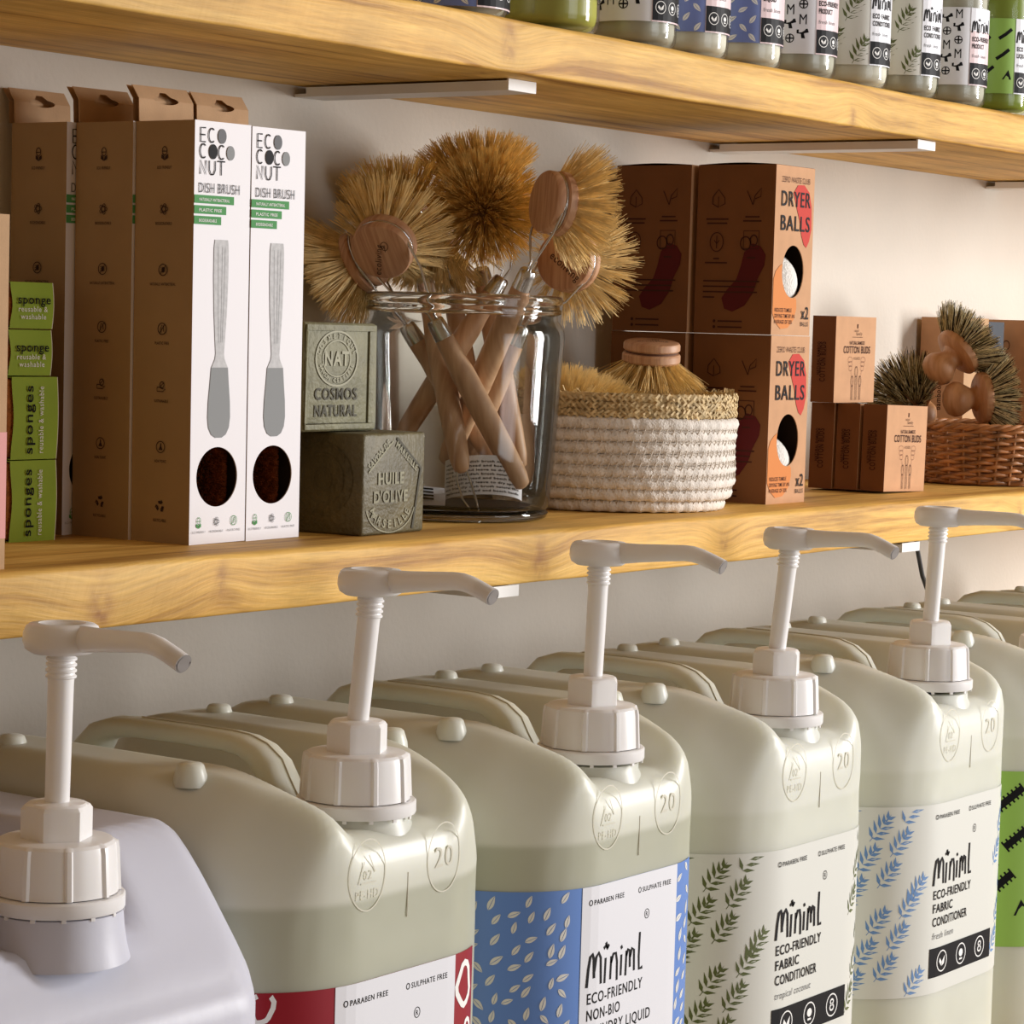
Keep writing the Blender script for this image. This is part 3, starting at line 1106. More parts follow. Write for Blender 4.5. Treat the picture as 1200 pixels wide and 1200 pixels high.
def label_art(a, kind, H):
    """print on a wrap label. u = arc length from the front centre, v down from the label top."""
    U0, U1 = -0.19, 0.075
    rnd = random.Random(hash(kind) % 7 if False else len(kind))
    p0, p1 = -0.0615, 0.0475      # white text panel
    if kind == 'red':
        for (u, v, r) in ((-0.105, 0.0085, 0.008), (-0.165, 0.03, 0.009), (-0.13, 0.055, 0.010), (-0.085, 0.06, 0.009), (0.0600, 0.020, 0.011), (0.066, 0.052, 0.008)):
            pts = [(u + r * (0.8 + .14 * sin(3 * t + u * 90)) * cos(t), v + r * 1.05 * (1 + .12 * cos(2 * t + u * 50)) * sin(t)) for t in [2 * pi * i / 16 for i in range(16)]]
            a.stroke(pts, r * .36, 'white_ink', 1, True)
        a.rect(p0, 0, p1, H, 'lab_white', 2, 14)
        lines = ['ECO-FRIENDLY', 'LAUNDRY LIQUID']
        sub = None
    elif kind == 'blue':
        k = 0
        for i in range(24):
            for j in range(13):
                u = U0 + 0.0116 * i + rnd.uniform(-.0028, .0028)
                v = 0.0065 + 0.0118 * j + rnd.uniform(-.0026, .0026) + (0.006 if i % 2 else 0)
                if p0 - .004 < u < p1 + .003 or v > H - .006 or v < .0045:
                    continue
                seed(a, u, v, rnd.uniform(.0080, .0102), rnd.choice((-.9, -.6, -1.15, -.35, .8, -1.3)), 'seed_white')
        a.rect(p0, 0, p1, H, 'lab_white', 2, 14)
        lines = ['ECO-FRIENDLY', 'NON-BIO', 'LAUNDRY LIQUID']
        sub = 'fresh linen'
    elif kind in ('olive', 'leafblue'):
        mt = 'leaf_olive' if kind == 'olive' else 'leaf_blue'
        for i in range(14):
            for j in range(7):
                u = U0 + 0.0262 * i - 0.0095 * (j % 3) + .004
                v = 0.004 + 0.0246 * j + (0.0125 if i % 2 else 0)
                if v > H - .002 or v < -0.004 or u < U0 + .008:
                    continue
                if p0 - .008 < u < p1 + .006:
                    continue
                sprig(a, u, v, 0.0235, radians(-52), mt, 1)
        lines = ['ECO-FRIENDLY', 'FABRIC', 'CONDITIONER']
        sub = 'tropical coconut' if kind == 'olive' else 'fresh linen'
    else:
        for (u, v, an) in ((-0.165, .028, -.75), (-.112, .022, -.7), (-.14, .058, -.65), (-.17, .09, -.7), (-.118, .096, -.75), (-.105, .056, -.7), (-.15, .122, -.7)):
            L = 0.026
            pts = [(u - L / 2 * cos(an), v - L / 2 * sin(an)), (u, v), (u + L / 2 * cos(an), v + L / 2 * sin(an))]
            a.stroke(pts, 0.0062, 'lab_ink', 1)
            for q in range(7):
                t = -0.5 + q / 6
                a.stroke([(u + t * L * cos(an) - .004, v + t * L * sin(an) - .0035), (u + t * L * cos(an) + .003, v + t * L * sin(an) + .0045)], 0.0016, 'lab_ink', 2)
        for (u, v) in ((-.180, .058), (-.128, .075), (-.098, .118)):
            a.poly([(u - .008, v + .006), (u + .008, v + .006), (u - .002, v - .008)], 'lab_ink')
        a.rect(p0, 0, p1, H, 'lab_white', 2, 14)
        lines = ['ECO-FRIENDLY', 'DISHWASH LIQUID']
        sub = None
    # text panel
    L = 3
    x = p0 + 0.0065
    a.ring(x + .0012, 0.0105, 0.0015, 0.0017, .0006, 'lab_ink', L, 10)
    a.text('PARABEN FREE', x + .0045, 0.0122, 0.0033, 0.0335, 'lab_ink', .008, L)
    x2 = x + 0.0555
    a.ring(x2 + .0012, 0.0105, 0.0015, 0.0017, .0006, 'lab_ink', L, 10)
    a.text('SULPHATE FREE', x2 + .0045, 0.0122, 0.0033, 0.0345, 'lab_ink', .008, L)
    a.ring(x + 0.066, 0.0275, 0.0027, 0.0031, .0005, 'lab_ink', L, 14)
    a.text('R', x + 0.066, 0.0291, 0.0031, mat='lab_ink', lay=L, align='c')
    wordmark(a, x + .0005, 0.0650, 0.0265, 0.062, 'lab_ink', L, 0.088)
    v = 0.0760
    for t in lines:
        a.text(t, x, v, 0.0070, len(t) * 0.00525, 'lab_ink', .012, L)
        v += 0.0108
    if sub:
        a.text(sub, x, v - .0005, 0.0052, len(sub) * 0.0031, 'grey_ink', -.004, L, shear=.18)
        v += 0.0105
    if kind in ('olive', 'leafblue', 'green', 'blue', 'red'):
        b0 = H - 0.036
        a.rect(p0 + .004, b0, p1 + .0005, b0 + 0.0235, 'lab_ink', L, 12)
        for k in range(3):
            round_icon(a, p0 + .004 + .0185 + k * .0335, b0 + .0118, .0082, k, L + 1)
    a.clip_v(-1e-6, H, U0, U1)


LABCOL = {'red': 'lab_red', 'blue': 'lab_blue', 'olive': 'lab_clear', 'leafblue': 'lab_clear', 'green': 'lab_green'}

proto_body = can_body()


def jerrycan(x, kind, ztop, lab, mat='can', rz=0.0, H=0.151, art=True, full=True):
    c = thing('jerrycan', lab, 'jerrycan', (x, CYC, CB), (0, 0, rz), 'translucent refill jerrycans in a row')
    o = proto_body.build('body', M[mat], c, smooth=True)
    neck(c, 0.3525, mat)
    handle(c, mat)
    if kind in (None, 'green'):
        mb = MB()
        mb.lathe([(.0318, .3535), (.0350, .3540), (.0352, .3600), (.0330, .3612), (.0325, .3760), (.0310, .3785), (.0001, .3788)], 48)
        mb.build('screw_lid', M['plastic'], c, smooth=True, auto=35)
    for (lx, ly) in ((-.092, .046), (.092, .046), (-.092, .189), (.092, .189)):
        lug(c, lx, ly, 0.3790, mat)
    seals(c, 'seam', 0.3260)
    if kind:
        fm = can_map(ztop)
        n = 90
        rows = []
        for r in range(2):
            rows.append([fm(-0.19 + 0.265 * i / n, H * (1 - r), 0.0005) for i in range(n + 1)])
        mb = MB()
        mb.grid(rows)
        lb = mb.build('label', M[LABCOL[kind]], c, smooth=True)
        a = Art()
        label_art(a, kind, H)
        a.emit('label_print', lb, fm, step=0.00013, base=0.00055)
    return c


jerrycan(1.215, 'red', 0.2655, 'translucent jerrycan with a crimson label, second from the left', 'can')
jerrycan(1.461, 'blue', 0.2835, 'translucent jerrycan with a blue label scattered with white seeds', 'can')
jerrycan(1.702, 'olive', 0.2725, 'translucent jerrycan with olive green leaf sprigs on its label', 'can_pale')
jerrycan(1.9485, 'leafblue', 0.2735, 'translucent jerrycan with blue leaf sprigs on its label', 'can_pale')
jerrycan(2.196, 'green', 0.272, 'translucent jerrycan with a lime green label cut by the right edge', 'can_pale')
jerrycan(2.442, None, 0.27, 'unlabelled far jerrycan whose handle shows at the right edge', 'can_pale')
jerrycan(2.69, None, 0.27, 'farthest jerrycan, only its back corner visible by the wall', 'can_pale')

LD = atan2(-0.8132, 0.5812)
pump(1.2150, CYC, -0.1395, radians(-3), radians(4.6), LD, 'white hand pump on the crimson label jerrycan', rise=0.06)
pump(1.4610, CYC, -0.1360, radians(4), radians(1.5), LD, 'white hand pump on the blue label jerrycan, standing nearly straight', rise=0.04)
pump(1.7020, CYC, -0.1375, radians(-6), radians(5.2), LD, 'white hand pump on the olive leaf jerrycan, fourth from the left', rise=0.03)
pump(1.9485, CYC, -0.1350, radians(2), radians(2.6), LD, 'white hand pump on the blue leaf jerrycan, spout cut by the right edge', Ls=0.097)


def grey_can():
    c = thing('jerrycan', 'greyish white boxy jerrycan with sloping shoulders at the lower left corner', 'jerrycan', (0.972, CYC, CB))
    o = Outline(0.121, -0.045, 0.24, 0.024, 0.03)
    N = 120
    edge = [o.at(-o.half + 2 * o.half * j / N) for j in range(N)]
    cx, cy = 0, .07
    ZE = 0.286    # height of the front edge, where the slope starts
    ZT = 0.3625

    def top(x, y):
        f = sst(-0.045, 0.024, y)
        lin = max(0.0, min(1.0, (y + 0.038) / 0.066))
        z = ZE + (ZT - ZE) * (0.7 * lin + 0.3 * f)
        g = sst(0.055, 0.04, abs(x))
        fl = 0.318
        if z > fl:
            z = z + (fl - z) * g * 0.95
        return z
    rows = []
    for z, k in ((0.0, 0.93), (0.004, 0.98), (0.012, 1.0)):
        rows.append([(cx + (e[0] - cx) * k, cy + (e[1] - cy) * k, z) for e in edge])
    RT = 0.018
    for i in range(1, 16):
        rows.append([(e[0], e[1], 0.012 + (top(e[0], e[1]) - RT - 0.012) * i / 16) for e in edge])
    for t in [0, .008, .02, .04, .06, .085, .11, .14, .18, .22, .27, .32, .38, .44, .5, .56, .62, .68, .74, .8, .86, .92, .98]:
        r = []
        for e in edge:
            x = cx + (e[0] - cx) * (1 - t)
            y = cy + (e[1] - cy) * (1 - t)
            d = o.inside(x, y)
            drop = RT - sqrt(max(0, RT * RT - (RT - d) ** 2)) if d < RT else 0
            r.append((x, y, top(x, y) - drop))
        rows.append(r)
    mb = MB()
    mb.grid(rows, 0, True)
    mb.add(rows[0], [tuple(range(N - 1, -1, -1))])
    mb.add(rows[-1], [tuple(range(N))])
    mb.build('body', M['can_grey'], c, smooth=True)
    m2 = MB()
    m2.lathe([(0.0385, 0.309), (0.0365, 0.317), (0.0352, 0.326), (0.0345, 0.3345), (0.025, 0.3355)], 56)
    m2.build('neck', M['can_grey'], c, smooth=True, auto=60)
    pts = [(.052, .315), (.056, .335), (.066, .350), (.085, .3575), (.12, .3585), (.17, .3575), (.19, .350), (.20, .33)]
    m3 = MB()
    m3.tube([(0, a, b) for a, b in pts], [.015, .013, .012, .0115, .0115, .0115, .012, .015], 18, up=(1, 0, 0), flat=.7)
    m3.build('handle', M['can_grey'], c, smooth=True)
    return c


grey_can()
pump(0.972, CYC, -0.1565, radians(-5), radians(0.8), LD, 'white hand pump on the greyish boxy jerrycan at the far left', Ls=0.097, rise=0.03)

#PART3

# ------------------------------------------------------------------ cartons
def panel_hole(mb, w, h, cx, cz, rx, rz, y=0.0, mi=0, t=0.0008, mi2=1):
    """front panel in the XZ plane with an oval hole, facing -Y."""
    angs = sorted(set([2 * pi * i / 48 for i in range(48)] + [atan2(z - cz, x - cx) % (2 * pi) for x in (0, w) for z in (0, h)]))
    inn, out = [], []
    for a in angs:
        c, s_ = cos(a), sin(a)
        inn.append((cx + rx * c, y, cz + rz * s_))
        k = 1e9
        if c > 1e-9:
            k = min(k, (w - cx) / c)
        if c < -1e-9:
            k = min(k, -cx / c)
        if s_ > 1e-9:
            k = min(k, (h - cz) / s_)
        if s_ < -1e-9:
            k = min(k, -cz / s_)
        out.append((cx + k * c, y, cz + k * s_))
    mb.grid([out, inn], mi, True)
    mb.grid([inn, [(p[0], p[1] + t, p[2]) for p in inn]], mi2, True)


def carton(parent, w, d, h, mfront, mside, hole=None, mtop=None):
    mb = MB()
    if hole:
        panel_hole(mb, w, h, *hole, y=0.0, mi=0, mi2=0)
    else:
        mb.add([(0, 0, 0), (w, 0, 0), (w, 0, h), (0, 0, h)], [(0, 1, 2, 3)], 0)
    # other faces, with shut seams at the lid
    mb.add([(0, 0, 0), (0, d, 0), (0, d, h), (0, 0, h)], [(0, 3, 2, 1)], 1)
    mb.add([(w, 0, 0), (w, d, 0), (w, d, h), (w, 0, h)], [(0, 1, 2, 3)], 1)
    mb.add([(0, d, 0), (w, d, 0), (w, d, h), (0, d, h)], [(0, 3, 2, 1)], 1)
    mb.add([(0, 0, 0), (w, 0, 0), (w, d, 0), (0, d, 0)], [(0, 3, 2, 1)], 1)
    mb.add([(0, 0, h), (w, 0, h), (w, d, h), (0, d, h)], [(0, 1, 2, 3)], 1)
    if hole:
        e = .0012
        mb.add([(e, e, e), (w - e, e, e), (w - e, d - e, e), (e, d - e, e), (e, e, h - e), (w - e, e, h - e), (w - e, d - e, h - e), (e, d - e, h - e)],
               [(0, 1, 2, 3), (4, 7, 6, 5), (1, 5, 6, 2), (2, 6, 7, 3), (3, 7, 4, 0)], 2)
    o = mb.build('carton', [M[mfront], M[mside], M['inside']], parent)
    return o


def bristle_block(mb, pts, dirs, ln, r, rnd, jit=0.12, mi=0, bend=0.15):
    for p, d in zip(pts, dirs):
        d = Vector(d).normalized()
        j = Vector((rnd.gauss(0, 1), rnd.gauss(0, 1), rnd.gauss(0, 1))) * jit
        d2 = (d + j).normalized()
        j2 = Vector((rnd.gauss(0, 1), rnd.gauss(0, 1), rnd.gauss(0, 1))) * jit * bend * 6
        L = ln * rnd.uniform(.88, 1.06)
        p = Vector(p)
        q = p + d2 * L * .6
        e = q + (d2 + j2 * .6).normalized() * L * .42
        a = d2.orthogonal().normalized()
        b = d2.cross(a)
        k = [a, a * -.5 + b * .87, a * -.5 - b * .87]
        m_ = mi if not callable(mi) else mi()
        mb.add([tuple(p + v * r) for v in k] + [tuple(q + v * r) for v in k] + [tuple(e + v * r * .55) for v in k],
               [(0, 1, 4, 3), (1, 2, 5, 4), (2, 0, 3, 5), (3, 4, 7, 6), (4, 5, 8, 7), (5, 3, 6, 8), (6, 7, 8)], m_)


# --- dish brush cartons
DW, DD, DH = 0.0535, 0.0505, 0.2690
ECO = [('ECO FRIENDLY', icon_leafdrop, .0205, .012), ('BIODEGRADABLE', icon_cycle, .0560, .014), ('NATURALLY ANTIBACTERIAL', icon_bug, .0945, .022), ('PLASTIC FREE', icon_noplastic, .1320, .012), ('SUSTAINABLE', icon_hand, .1690, .012), ('NON TOXIC', icon_flask, .2075, .010), ('RECYCLABLE', icon_recycle, .2455, .011)]


def eco_letters(a, u0, v0, cap, m, wd):
    """ECO / COCO / NUT drawn with thin strokes; the O's are solid ovals."""
    adv = 0.0083

    def Cc(u, v):
        a.ring(u + .0032, v + cap / 2, .0030, cap / 2, wd, m, 2, 16, radians(50), radians(310))
    v = v0
    a.stroke([(u0 + .0052, v), (u0 + .0006, v), (u0 + .0006, v + cap), (u0 + .0052, v + cap)], wd, m)
    a.stroke([(u0 + .0006, v + cap / 2), (u0 + .0048, v + cap / 2)], wd, m)
    Cc(u0 + adv * .95, v)
    a.ell(u0 + adv * 2.5, v + cap / 2, .0040, cap / 2 * 1.08, 'grey_ink', 2, 24)
    v = v0 + cap * 1.16
    Cc(u0, v)
    a.ell(u0 + adv * 1.5, v + cap / 2, .0040, cap / 2 * 1.08, 'ink', 2, 24)
    Cc(u0 + adv * 2.1, v)
    a.ell(u0 + adv * 3.5, v + cap / 2, .0038, cap / 2 * 1.05, 'grey_md', 2, 24)
    v = v0 + cap * 2.32
    a.stroke([(u0 + .0006, v + cap), (u0 + .0006, v), (u0 + .0058, v + cap), (u0 + .0058, v)], wd, m)
    a.stroke([(u0 + .0090, v), (u0 + .0090, v + cap * .65), (u0 + .0104, v + cap * .95), (u0 + .0118, v + cap), (u0 + .0132, v + cap * .95), (u0 + .0146, v + cap * .65), (u0 + .0146, v)], wd, m)
    a.stroke([(u0 + .0168, v), (u0 + .0238, v)], wd, m)
    a.stroke([(u0 + .0203, v), (u0 + .0203, v + cap)], wd, m)


def dish_box(x, y, label, rz=0.0, coir=True, seed=1, tilt=0.0):
    t = thing('dish_brush_carton', label, 'box', (x, y, 0), (0, tilt, rz), 'tall dish brush cartons')
    hole = (.0256, DH - .2262, .0196, .0192)
    carton(t, DW, DD, DH, 'white_card', 'kraft_side', hole)
    a = Art()
    eco_letters(a, .0045, .0045, .0088, 'ink', .00088)
    a.text('DISH BRUSH', .0042, .0452, .0062, .0385, 'grey_ink', 0.0)
    for k, (v, L, s_) in enumerate(((.0468, .0375, 'NATURALLY ANTIBACTERIAL'), (.0534, .0302, 'PLASTIC FREE'), (.0600, .0255, 'BIODEGRADABLE'))):
        a.rect(0, v, L, v + .0052, 'green_ink', 1)
        a.text(s_, .0045, v + .0037, .0019, L - .009, 'white_ink', .01, 2)
    a.emit('front_lettering', t, face((0, 0, DH), (1, 0, 0), (0, -1, 0)))
    # printed brush handle
    a = Art()
    cu = .0262
    out = [(.0062, .0745), (.0070, .080), (.0070, .098), (.0062, .120), (.0048, .138), (.0040, .147), (.0046, .1505), (.0078, .156)]
    a.poly([(cu - w_, v) for w_, v in out] + [(cu + w_, v) for w_, v in reversed(out)], 'grey_lt', 1)
    for q in (-.5, 0.15, .6):
        a.stroke([(cu + q * .006, .079), (cu + q * .005, .110), (cu + q * .003, .140)], .00022, 'grey_md', 2)
    dip = [(.0080, .156), (.0090, .166), (.0104, .178), (.0108, .188), (.0098, .1945), (.0070, .1990), (.0030, .2010)]
    a.poly([(cu - w_, v) for w_, v in dip] + [(cu + w_, v) for w_, v in reversed(dip)], 'grey_md', 1)
    a.emit('printed_brush', t, face((0, 0, DH), (1, 0, 0), (0, -1, 0)))
    a = Art()
    for k, (ic, cp) in enumerate(((icon_leafdrop, 'ECO FRIENDLY'), (icon_cycle, 'BIODEGRADABLE'), (icon_noplastic, 'PLASTIC FREE'))):
        ic(a, .0085 + k * .0168, .2550, .0030, 'green_ink' if k != 1 else 'grey_ink', .0004)
        a.text(cp, .0085 + k * .0168, .2618, .0014, .0125, 'grey_ink', 0, 2, 'c')
    a.emit('foot_icons', t, face((0, 0, DH), (1, 0, 0), (0, -1, 0)))
    for cp, ic, v, wd in ECO:
        b = Art()
        ic(b, DD / 2, v, .0036, 'ink_soft', .00055)
        b.text(cp, DD / 2, v + .0100, .0018, wd, 'ink_soft', .01, 2, 'c')
        b.emit('printed_icon', t, face((0, DD, DH), (0, -1, 0), (-1, 0, 0)))
    # hang tab folded up from the back edge, with a euro slot
    mb = MB()
    hy0, hy1 = .0012, DW - .0012
    n = 16

    def tabp(y, s_):
        # s_ 0..1 up the tab: first part upright, then folded outwards
        if s_ < .62:
            return (y, DD - .0016 + .0010 * s_, DH + .0003 + s_ * .0235)
        q = (s_ - .62) / .38
        return (y, DD - .0010 + q * .0062, DH + .0003 + .62 * .0235 + q * .0088)
    slot = []
    for i in range(24):
        aa = 2 * pi * i / 24
        su, sv = .0115 * cos(aa), .0026 * sin(aa)
        if abs(su) < .0045 and sv > 0:
            sv += .0030
        slot.append((su, sv))
    cy_, cs = DW / 2, .62
    outer, inner = [], []
    for su, sv in slot:
        inner.append(tabp(cy_ + su, cs + sv / .0235))
        dy = su if abs(su) > 1e-5 else 1e-5
        ang = atan2(sv, su)
        c_, s2 = cos(ang), sin(ang)
        k = 1e9
        hw = (hy1 - hy0) / 2
        if abs(c_) > 1e-9:
            k = min(k, hw / abs(c_))
        if s2 > 1e-9:
            k = min(k, (1 - cs) * .0235 / s2)
        if s2 < -1e-9:
            k = min(k, cs * .0235 / -s2)
        outer.append((k * c_, k * s2))
    # build with corner points: radial strips between slot and rectangle
    ring = []
    hw = (hy1 - hy0) / 2
    angs = sorted(set([round(atan2(sv, su) % (2 * pi), 5) for su, sv in slot] + [round(atan2(q * .0235, p * hw) % (2 * pi), 5) for p in (-1, 1) for q in (1 - cs, -cs)]))
    o_, i_ = [], []
    for ang in angs:
        c_, s2 = cos(ang), sin(ang)
        k = 1e9
        if abs(c_) > 1e-9:
            k = min(k, hw / abs(c_))
        if s2 > 1e-9:
            k = min(k, (1 - cs) * .0235 / s2)
        if s2 < -1e-9:
            k = min(k, cs * .0235 / -s2)
        kk = 1 / sqrt((c_ / .0115) ** 2 + (s2 / .0027) ** 2)
        if s2 > .5 and abs(kk * c_) < .005:
            kk = kk * 1.9
        o_.append((k * c_, k * s2))
        i_.append((kk * c_, kk * s2))
    rows = []
    for f in (0, .25, .5, .75, 1):
        rows.append([tabp(cy_ + o[0] * (1 - f) + i[0] * f, cs + (o[1] * (1 - f) + i[1] * f) / .0235) for o, i in zip(o_, i_)])
    mb.grid(rows, 0, True)
    rows2 = [[(p[0], p[1] + .0008, p[2]) for p in r] for r in rows]
    mb.grid([[tabp(hy0, f), tabp(hy1, f)] for f in (0, .3, .62, .8, 1)][::-1])
    for k in range(len(mb.v) - 10, len(mb.v)):
        mb.v[k] = (mb.v[k][0], mb.v[k][1] + .0055, mb.v[k][2])
    mb.grid([rows[0], rows2[0]], 0, True)
    mb.grid([rows2[-1], rows[-1]], 0, True)
    mb.build('hang_tab', M['kraft'], t)
    if coir:
        k = thing('coir_brush_head', 'dark coir brush head inside the oval window of ' + ('the left white carton' if seed == 1 else 'the right white carton'), 'brush', (x + (.0295 if seed == 1 else .0265), y + .0225, DH - .2262))
        rnd = random.Random(seed)
        mb = MB()
        mb.lathe([(.0001, -.020), (.0145, -.019), (.0145, .018), (.0001, .0185)], 24)
        core = mb.build('head_core', M['inside'], k, smooth=True, auto=40)
        mb = MB()
        pts, dirs = [], []
        for i in range(2600):
            if seed == 1:
                a0 = rnd.uniform(pi * 1.05, pi * 1.86)
            else:
                a0 = rnd.uniform(pi * 1.05, pi * 1.72)
            z = rnd.uniform(-.0195, .0185)
            pts.append((.0142 * cos(a0), .0142 * sin(a0), z))
            dirs.append((cos(a0), sin(a0), rnd.uniform(-.2, .2)))
        bristle_block(mb, pts, dirs, .0062, .00028, rnd, .22)
        o = mb.build('bristles', M['coir'], k)
        tag(o, kind='stuff')
    return t


dish_box(1.2705, -.1650, 'tall kraft dish brush carton with white front, left of the two facing out', 0.0, True, 1, radians(-.45))
dish_box(1.3245, -.1655, 'tall kraft dish brush carton with white front, right of the two, beside the soaps', 0.0, True, 2, radians(-.45))
dish_box(1.2683, -.1140, 'tall kraft dish brush carton directly behind the left white front, two from the wall', 0.0, False, 3, radians(-.45))
dish_box(1.2600, -.0625, 'tall kraft dish brush carton hardest against the wall, behind the sponges', 0.0, False, 4, radians(-.3))


# --- sponges in lime sleeves
def sponge_pack(x, y, z, w, d, h, word, rotated, label):
    t = thing('sponge_pack', label, 'sponge', (x, y, z), (0, 0, radians(-1.5)), 'sponges in lime green card sleeves')
    mb = MB()
    mb.box((-.0035, .002, .001), (w + .0012, d, h - .001))
    s_ = mb.build('sponge_block', M['sponge'], t, bevel=.0022)
    mb = MB()
    n = 12
    x0 = 0.004
    rows = []
    for i in range(n + 1):
        f = i / n
        bow = .0016 * sin(pi * f)
        rows.append([(x0 + (.0018 * cos(2 * pi * f) - .0018) * -0.6, 0 - .0 * bow, h * f), (w / 2, -.0006 * sin(pi * f), h * f), (w + bow * .8, 0, h * f)])
    mb.grid([list(r) for r in rows])
    # side, top, bottom and back of the sleeve, each with card thickness
    mb.box((x0, 0.0002, h - .0006), (w, d, h))
    mb.box((x0, 0.0002, 0), (w, d, .0006))
    mb.box((x0, d, 0), (w, d + .0006, h))
    sl = mb.build('sleeve', M['lime'], t, smooth=True, auto=30)
    mb = MB()
    mb.tube([(w + .0016 * .8 * sin(pi * i / n) - .0001, .0001, h * i / n) for i in range(n + 1)], .00035, 4)
    mb.build('card_edge', M['white_ink'], t)
    a = Art()
    if rotated:
        # reads bottom to top
        a.text('sponges', .0210, h - .0035, .0068, h - .009, 'ink', .010, 2, 'l', -pi / 2)
        a.text('reusable & washable', .0300, h - .0040, .0042, h - .010, 'white_ink', .004, 2, 'l', -pi / 2)
    else:
        a.text('sponge', .0095, .0135, .0056, .0275, 'ink', .010)
        a.text('reusable &', .0100, .0185, .0034, .0245, 'white_ink', .004)
        a.text('washable', .0118, .0232, .0034, .0215, 'white_ink', .004)
    a.emit('sleeve_print', t, face((0, -.0011, h), (1, 0, 0), (0, -1, 0)))
    return t


sponge_pack(1.1870, -.0850, 0.0, .0430, .062, .0515, 'sponges', True, 'lime sleeve of brown sponges at the bottom of the stack')
sponge_pack(1.1875, -.0848, .0522, .0430, .062, .0522, 'sponges', True, 'lime sleeve of brown sponges, second from the bottom of the stack')
sponge_pack(1.1850, -.0840, .1052, .0400, .062, .0288, 'sponge', False, 'small lime sleeve with one sponge, second from the top of the stack')
sponge_pack(1.1855, -.0843, .1348, .0400, .062, .0292, 'sponge', False, 'small lime sleeve with one sponge on top of the stack')

# --- pale kraft carton cut off by the left edge
t = thing('kraft_carton', 'pale kraft carton with a pink print, cut off by the left edge', 'box', (.985, -.211, 0))
carton(t, .0815, .10, .1995, 'kraft', 'kraft', None)
a = Art()
a.ell(.070, .150, .030, .034, 'pink_card', 1, 28)
a.clip_v(0, .2, 0, .0815)
a.it = [(1, [(min(max(u, .002), .0815), v) for u, v in it[1]], it[2], it[3]) for it in a.it]
a.poly([(.0815, .122), (.0815, .182), (.066, .182), (.052, .170), (.046, .152), (.052, .134), (.066, .122)], 'pink_card')
a.emit('pink_print', t, face((0, 0, .1995), (1, 0, 0), (0, -1, 0)))


